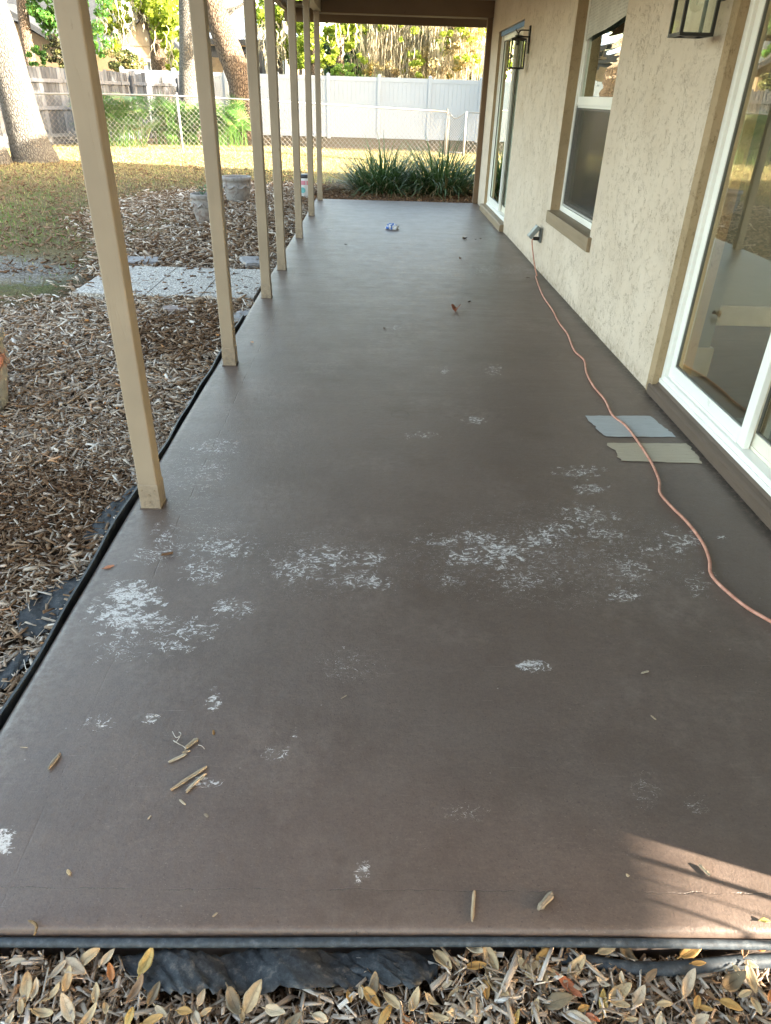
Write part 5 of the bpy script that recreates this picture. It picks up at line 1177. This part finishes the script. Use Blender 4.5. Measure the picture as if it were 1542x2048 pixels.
boxobj('fascia', (el_.x, ri.x, Y2-.06, Y2, el_.z-.2, el_.z+.06), MAT['black'], h2)
boxobj('wall', (el_.x+.3, ri.x-.3, Y2+2.2, Y2+7, -.1, el_.z+.1), simple('carport_wall_tan', (.38, .31, .21), .8), h2)
for px_ in (388, 478, 520, 600): a = at(px_, 100, Y2+.1); boxobj('carport_post', (a.x-.08, a.x+.08, Y2+.05, Y2+.2, -.1, el_.z-.2), MAT['black'], h2)
bm = bmesh.new(); a, b_ = at(480, 108, Y2), at(520, 96, Y2); prism(bm, [a, b_, b_+Vector((0, 0, .12)), a+Vector((0, 0, .12))], Vector((0, .1, 0))); box(bm, el_.x+.4, ri.x-.4, Y2+.22, Y2+.3, el_.z-.75, el_.z-.25); objbm('carport_beam', bm, MAT['black'], h2)
win(556, 572, 98, 150, Y2+2.19, h2, .1)

# ------------------------------------------------------------------ small debris on the floor
def woodchip(pxc, pyc, Lpx, ang, wid, col, label, cat='wood chip', z=0.002, h=None, bend=0.0, group='wood chips lying on the porch floor', name='wood_chip'):
    c = gnd(pxc, pyc, z); a = math.radians(ang); e = gnd(pxc+math.cos(a)*Lpx/2, pyc-math.sin(a)*Lpx/2, z); s = gnd(pxc-math.cos(a)*Lpx/2, pyc+math.sin(a)*Lpx/2, z)
    L = (e-s).length; rz = math.atan2((e-s).y, (e-s).x); h = h or wid*.6; rr = random.Random(int(pxc*7+pyc)); V = []; F = []; n = 7; k = 6
    for i in range(n):
        t = i/(n-1); w = wid*(0.55 if i in (0, n-1) else rr.uniform(.85, 1.1)); 
        for q in range(k):
            th = 2*math.pi*q/k+.3; V.append(((t-.5)*L+rr.uniform(-1, 1)*wid*.12+(rr.uniform(-.4, .3)*wid if i in (0, n-1) else 0), math.cos(th)*w/2*rr.uniform(.9, 1.1)+bend*math.sin(math.pi*t), max(0, h/2+math.sin(th)*h/2*rr.uniform(.85, 1.1))))
    for i in range(n-1):
        for q in range(k): F.append((i*k+q, i*k+(q+1) % k, (i+1)*k+(q+1) % k, (i+1)*k+q))
    F += [tuple(range(k-1, -1, -1)), tuple((n-1)*k+q for q in range(k))]
    o = MB().add(V, F).build(name, None, None); o.location = (c.x, c.y, z); o.rotation_euler = (0, 0, rz)
    m = MT('chip_wood', .85, col, .2); u = m.mp(m.objc(), (8, 90, 60)); nz = m.noise(u, 3, 5, .7); m.col(m.ramp(nz, [(.3, tuple(v*.5 for v in col)), (.62, tuple(min(1, v*1.15) for v in col))])); m.bump(nz, .9, .002); o.data.materials.append(m.m)
    return tag(o, label, cat, group)
T1, T2, T3 = (0.36, 0.29, 0.20), (0.42, 0.36, 0.27), (0.28, 0.23, 0.17)
woodchip(110, 1523, 36, 52, .010, T3, 'grey brown wood chip alone near the left edge of the floor', h=.008)
woodchip(383, 1489, 32, 38, .013, T1, 'short thick tan chip beside the curly rootlet')
woodchip(356, 1517, 36, 25, .009, T2, 'tan chip lying just below the curly rootlet')
woodchip(372, 1504, 16, 15, .006, T1, 'tiny tan chip touching two others below the rootlet')
woodchip(379, 1557, 84, 33, .010, T1, 'long tan wood splinter in the pair at lower left')
woodchip(392, 1566, 50, 42, .009, T2, 'shorter pale splinter leaning against the long one')
woodchip(385, 1572, 36, 50, .007, T1, 'short splinter under the leaning pair at lower left')
woodchip(365, 1605, 15, -40, .005, T2, 'seed sized pale chip below the splinter pair')
woodchip(946, 1812, 60, 86, .008, T1, 'upright narrow stick near the front edge, pointing away from the camera')
woodchip(1091, 1805, 42, 48, .014, T3, 'plump brown and white bark chip near the front edge', h=.012)
woodchip(1408, 1742, 28, -45, .006, T1, 'chip lying in the sunlit patch at lower right', h=.008)
woodchip(64, 1857, 30, -70, .007, (0.22, .15, .08), 'curled brown bark curl in the lower left corner of the floor', bend=.008)
woodchip(138, 1746, 11, -60, .007, (0.5, .38, .22), 'rounded pale seed at the lower left of the floor')
woodchip(430, 1830, 13, 40, .004, T1, 'tiny sliver near the front edge left of centre')
woodchip(1290, 1345, 15, 15, .006, T2, 'small cream chip at the right of the floor below the cord')
woodchip(1307, 1436, 12, -40, .005, T1, 'small tan chip right of centre between ring stains')
woodchip(688, 1394, 12, 30, .003, T1, 'thin sliver in the middle of the floor')
woodchip(48, 1495, 14, -5, .003, T1, 'thin flat sliver at the left edge above the lone grey chip')
woodchip(427, 1466, 9, 90, .006, (0.3, .17, .07), 'small brown crumb right of the curly rootlet')
woodchip(335, 1110, 22, 10, .008, (0.16, .09, .05), 'dark brown crumpled bark bit below the nearest post', h=.01)
woodchip(299, 1635, 10, 50, .004, T2, 'tiny pale sliver left of the lower floor stains')
woodchip(413, 1632, 8, -40, .006, T3, 'small brown crumb below the splinter pair')
woodchip(1442, 1075, 14, 20, .004, (.6, .6, .58), 'white paint flake beside the extension cord')
woodchip(1255, 1752, 6, -30, .006, (.5, .4, .27), 'pale seed just left of the sunlit patch')
# curly rootlet
rt = [gnd(a, b, .004+.004*(i % 3)) for i, (a, b) in enumerate([(345, 1463), (352, 1475), (360, 1472), (352, 1484), (347, 1481), (358, 1488), (366, 1492), (372, 1497)])]
mb = MB().tube(smoothpts(rt, 4), .0011, 6); mb.tube(smoothpts([gnd(356, 1480, .006), gnd(362, 1468, .01), gnd(358, 1464, .006)], 4), .0009, 6)
mb.tube(smoothpts([gnd(397, 1490, .006), gnd(404, 1492, .008), gnd(409, 1498, .004)], 4), .0009, 6)
tag(mb.build('rootlet', simple('pale_root', (.42, .38, .33), .8), None, True), 'pale curly rootlet beside two tan chips', 'rootlet')

LEAFM = {}
def m_leaf(col):
    key = tuple(col)
    if key in LEAFM: return LEAFM[key]
    m = MT('dead_leaf', .55, col, .35); uv = m.n('ShaderNodeTexCoord').outputs['UV']; u, v, _ = m.sep(uv)
    av = m.math('ABSOLUTE', m.math('SUBTRACT', v, .5)); mid = m.rng(av, .008, .035, 1, 0)
    ve = m.math('ABSOLUTE', m.math('SUBTRACT', m.math('FRACT', m.math('SUBTRACT', m.math('MULTIPLY', u, 9.0), m.math('MULTIPLY', av, 5.0))), .5)); vein = m.rng(ve, .0, .07, .7, 0)
    n = m.noise(m.objc(), 90, 5, .7); base = m.ramp(n, [(.3, tuple(x*.72 for x in col)), (.7, tuple(min(1, x*1.12) for x in col))])
    base = m.mix(m.rng(m.noise(m.objc(), 160, 3, .6), .66, .72, 0, .6), base, (col[0]*.25, col[1]*.2, col[2]*.15))
    m.col(m.mix(m.math('MULTIPLY', m.math('MAXIMUM', mid, m.math('MULTIPLY', vein, .5)), .45), base, tuple(x*.5 for x in col))); m.bump(m.math('ADD', m.math('MULTIPLY', n, .5), m.math('MAXIMUM', mid, vein)), .5, .0015)
    LEAFM[key] = m.m; return m.m
def leaf(pxc, pyc, Lpx, ang, col, label, cat='leaf', zb=-0.03, wr=.42, curl=.35, cup=.3, group=None, lift=.1, seed=None, name='fallen_leaf'):
    rr = random.Random(seed or int(pxc*13+pyc)); a = math.radians(ang)
    e = gnd(pxc+math.cos(a)*Lpx/2, pyc-math.sin(a)*Lpx/2, zb); s = gnd(pxc-math.cos(a)*Lpx/2, pyc+math.sin(a)*Lpx/2, zb); c = (e+s)/2; L = (e-s).length
    if pyc < 800: L = (gnd(pxc+Lpx/2, pyc, zb)-gnd(pxc-Lpx/2, pyc, zb)).length
    W_ = L*wr
    rz = math.atan2((e-s).y, (e-s).x); nu, nv = 14, 6; V = []; UV = []
    cu = curl*rr.uniform(-.4, 1)*1.2; tw = rr.uniform(-.5, .5)*curl*2
    for i in range(nu+1):
        t = i/nu; w = W_/2*max(.02, math.sin(math.pi*min(1, t**.82))**.72)*(1+.05*math.sin(t*17+rr.random()))
        for j in range(nv+1):
            v = j/nv*2-1; x = (t-.5)*L; y = v*w; z = cu*L*(t-.5)**2*1.6+cup*abs(v)*w*.9*rr.uniform(.85, 1.1)+tw*x*y/L*2; V.append((x, y, z)); UV.append((t, j/nv))
    F = []; uvl = []
    for i in range(nu):
        for j in range(nv): q = i*(nv+1)+j; f = (q, q+nv+1, q+nv+2, q+1); F.append(f); uvl += [UV[k] for k in f]
    # stem
    o0 = len(V); sr = L*.013
    for tt in (0, 1):
        for dy, dz in ((-sr, 0), (sr, 0), (sr, sr*1.5), (-sr, sr*1.5)): V.append((-.5*L-(.14*L if tt else -.03*L), dy, dz+cu*L*.4*(1 if not tt else 1.1)))
    for k in range(4): f = (o0+k, o0+(k+1) % 4, o0+4+(k+1) % 4, o0+4+k); F.append(f); uvl += [(0, .5)]*4
    me = bpy.data.meshes.new(name); me.from_pydata(V, [], F); ul = me.uv_layers.new(name='UVMap'); ul.data.foreach_set('uv', [q for p in uvl for q in p]); me.update()
    zmin = min(v[2] for v in V)
    o = link(name, me, m_leaf(col), None, True); o.location = (c.x, c.y, zb-zmin+.001); o.rotation_euler = (rr.uniform(-.2, .2)*curl, -lift*rr.uniform(0, 1), rz)
    md = o.modifiers.new('t', 'SOLIDIFY'); md.thickness = .0006
    return tag(o, label, cat, group)
FLG = 'dead leaves on the porch floor'
leaf(912, 621, 20, 60, (.22, .07, .035), 'crumpled red brown leaf standing up mid porch', zb=.003, wr=.9, curl=1.0, cup=1.1, group=FLG)
leaf(930, 478, 13, 10, (.08, .04, .02), 'dark brown curled leaf in a row of three bits below the far door', zb=.002, wr=.6, cup=.9, group=FLG)
leaf(951, 479, 5, 60, (.07, .035, .02), 'small dark bit in the middle of the row below the far door', zb=.002, wr=.7, cup=.9, group=FLG)
leaf(961, 478, 6, 80, (.07, .035, .02), 'small dark bit at the right end of the row below the far door', zb=.002, wr=.7, cup=.9, group=FLG)
leaf(921, 517, 8, 20, (.18, .09, .05), 'small brown leaf above the red brown crumpled one', zb=.002, wr=.7, cup=.9, group=FLG)
leaf(939, 604, 9, 25, (.06, .03, .02), 'tiny dark leaf just behind the red brown crumpled one', zb=.002, wr=.5, cup=.6, group=FLG)
leaf(769, 657, 9, 60, (.15, .09, .06), 'small brown leaf left of the middle of the porch', zb=.002, wr=.5, cup=1, group=FLG)
leaf(504, 685, 10, -20, (.4, .18, .06), 'orange leaf by the second post', zb=.002, wr=.6, cup=.6, group=FLG)
leaf(218, 1134, 24, 15, (.42, .15, .06), 'flat orange red leaf near the black edging', zb=.002, wr=.45, cup=.1, curl=.1, group=FLG)
leaf(1530, 1843, 22, -10, (.5, .38, .10), 'yellow leaf in the sunlit patch at the right edge', zb=.003, wr=.5, cup=.5, curl=.8, group=FLG)
leaf(1056, 556, 8, 0, (.10, .07, .05), 'small dark leaf beside the cord below the outlet', zb=.002, wr=.5, cup=.6, group=FLG)
leaf(692, 489, 6, 0, (.1, .07, .05), 'tiny leaf at the far left of the floor by the fifth post', zb=.002, wr=.5, cup=.6, group=FLG)
leaf(660, 460, 9, 0, (.62, .62, .6), 'white flat scrap by the sixth post', cat='scrap', zb=.002, wr=.4, cup=.1, curl=.1, group=FLG, name='paper_scrap')
# crumpled paper
bm = bmesh.new(); bmesh.ops.create_icosphere(bm, subdivisions=3, radius=1); rr = random.Random(5)
for v in bm.verts: v.co = Vector((v.co.x*.075, v.co.y*.05, max(-.0, v.co.z*.045+.012)))*(1+rr.uniform(-.22, .22))
m = MT('blue_white_paper', .7, (.7, .72, .75), .3); m.col(m.ramp(m.noise(m.objc(), 22, 2), [(.40, (.10, .2, .55)), (.46, (.70, .73, .78)), (.8, (.8, .8, .82))], 'CONSTANT'))
o = objbm('crumpled_wrapper', bm, m.m); o.location = tuple(gnd(785, 458, 0).xy)+(.002,); tag(o, 'crumpled white wrapper with blue print on the far part of the porch floor', 'wrapper')

TAN_, PALE, OLV, OCH, YEL, ORG, BRN, GRT, RED, DKM = (.50, .36, .20), (.60, .47, .31), (.47, .35, .20), (.46, .26, .08), (.52, .36, .12), (.45, .17, .05), (.25, .15, .08), (.46, .36, .25), (.38, .13, .06), (.20, .15, .09)
CN = {TAN_: 'tan', PALE: 'pale cream', OLV: 'olive tan', OCH: 'ochre', YEL: 'yellow', ORG: 'orange', BRN: 'brown', GRT: 'greyish tan', RED: 'reddish orange', DKM: 'dark mottled'}
LF = [(54,1975,60,85,TAN_),(71,1980,42,78,PALE),(135,1958,52,75,TAN_),(175,1920,65,35,TAN_),(216,1915,42,50,PALE),(293,1926,62,65,YEL),(222,1945,36,100,ORG),(192,1987,40,85,OLV),(135,2018,60,112,PALE),(180,2031,60,50,OLV),(88,2028,45,-10,OLV),(42,2012,34,90,OLV),(506,1994,72,60,TAN_),(260,2034,42,70,YEL),(307,2040,46,15,OCH),
(945,1893,72,-55,PALE),(953,1933,42,5,OCH),(744,1997,50,-50,OCH),(771,2031,52,60,OCH),(722,1987,28,-80,PALE),(552,2024,46,-20,PALE),(829,2001,48,70,OLV),(864,2004,34,-40,TAN_),(952,1990,48,40,GRT),(955,2024,50,85,PALE),(877,2036,45,-15,TAN_),(813,2043,32,-50,ORG),(894,1969,26,30,PALE),
(1089,1893,30,80,OLV),(1085,1918,46,55,OCH),(1054,1942,58,-55,OLV),(1147,1894,35,40,BRN),(1214,1900,38,15,OLV),(1255,1911,66,-60,DKM),(1383,1901,50,30,OCH),(1140,1975,64,-42,RED),(1206,2004,50,90,YEL),(1238,2007,48,-18,OLV),(1278,1994,42,60,GRT),(1329,2009,32,0,TAN_),(1243,1960,30,100,PALE),(1167,2018,26,20,OCH),(1184,2038,34,-25,RED),(1521,1900,20,-10,ORG),(1489,1901,30,80,BRN),(1263,2040,24,0,OLV),(1031,2038,36,70,YEL),(1474,1943,30,-60,TAN_),(20,2040,40,60,PALE),(1540,1992,26,80,ORG),(1400,2040,34,20,GRT),(640,2036,36,-30,PALE),(1420,1990,34,-50,BRN)]
rl = random.Random(77)
for q in range(120):
    x = rl.uniform(0, 1540); y = rl.uniform(1915, 2046)
    if inpoly(np.array([x]), np.array([y]), FABP[0])[0] or min(math.hypot(x-a[0], y-a[1]) for a in LF) < 21: continue
    LF.append((round(x), round(y), rl.randint(26, 60), rl.randint(-88, 88), rl.choice([TAN_, TAN_, PALE, GRT, GRT, BRN, OLV, OCH, DKM])))
used = {}
def where(x, y):
    row = 'touching the edging tube' if y < 1925 else ('in the middle of the front mulch' if y < 2000 else 'at the very bottom of the picture')
    colm = ['far left', 'left', 'left of centre', 'right of centre', 'right', 'far right'][min(5, int(x//257))]
    return row, colm
for (x, y, l, a, c) in LF:
    row, colm = where(x, y); til = 'upright' if 60 < abs(a) < 120 else ('level' if abs(a) < 21 else ('leaning right' if a > 0 else 'leaning left'))
    siz = 'large' if l > 55 else ('small' if l < 36 else 'medium')
    lab = f'{siz} {CN[c]} leaf, {til}, {row}, {colm}'
    used[lab] = used.get(lab, 0)+1
    leaf(x, y, l*1.02, a, c, lab, zb=-0.030-random.uniform(0, .004), wr=random.uniform(.34, .48), curl=random.uniform(.3, .9), cup=random.uniform(.2, .7), group='fallen leaves on the front mulch', lift=.3)

# thin rods added by the house corner, off frame, to throw the stripe shadows
ts = empty('stripe_shadow_rods', (1.9, .45, -.1), 'thin unseen rods added by the house corner to cast stripe shadows', 'shadow_rods')
for i, (x_, off, r_) in enumerate(((1.70, -.055, .007), (1.86, -.105, .002), (1.80, -.150, .004))):
    y_ = .63-.347*(x_-1.55)+off; MB().tube([(x_, y_, -.15), (x_+.01*(i % 2), y_+.004, 1.5)], r_, 8).build('stake', simple('rod_tan', (.4, .32, .18), .6), ts, True)
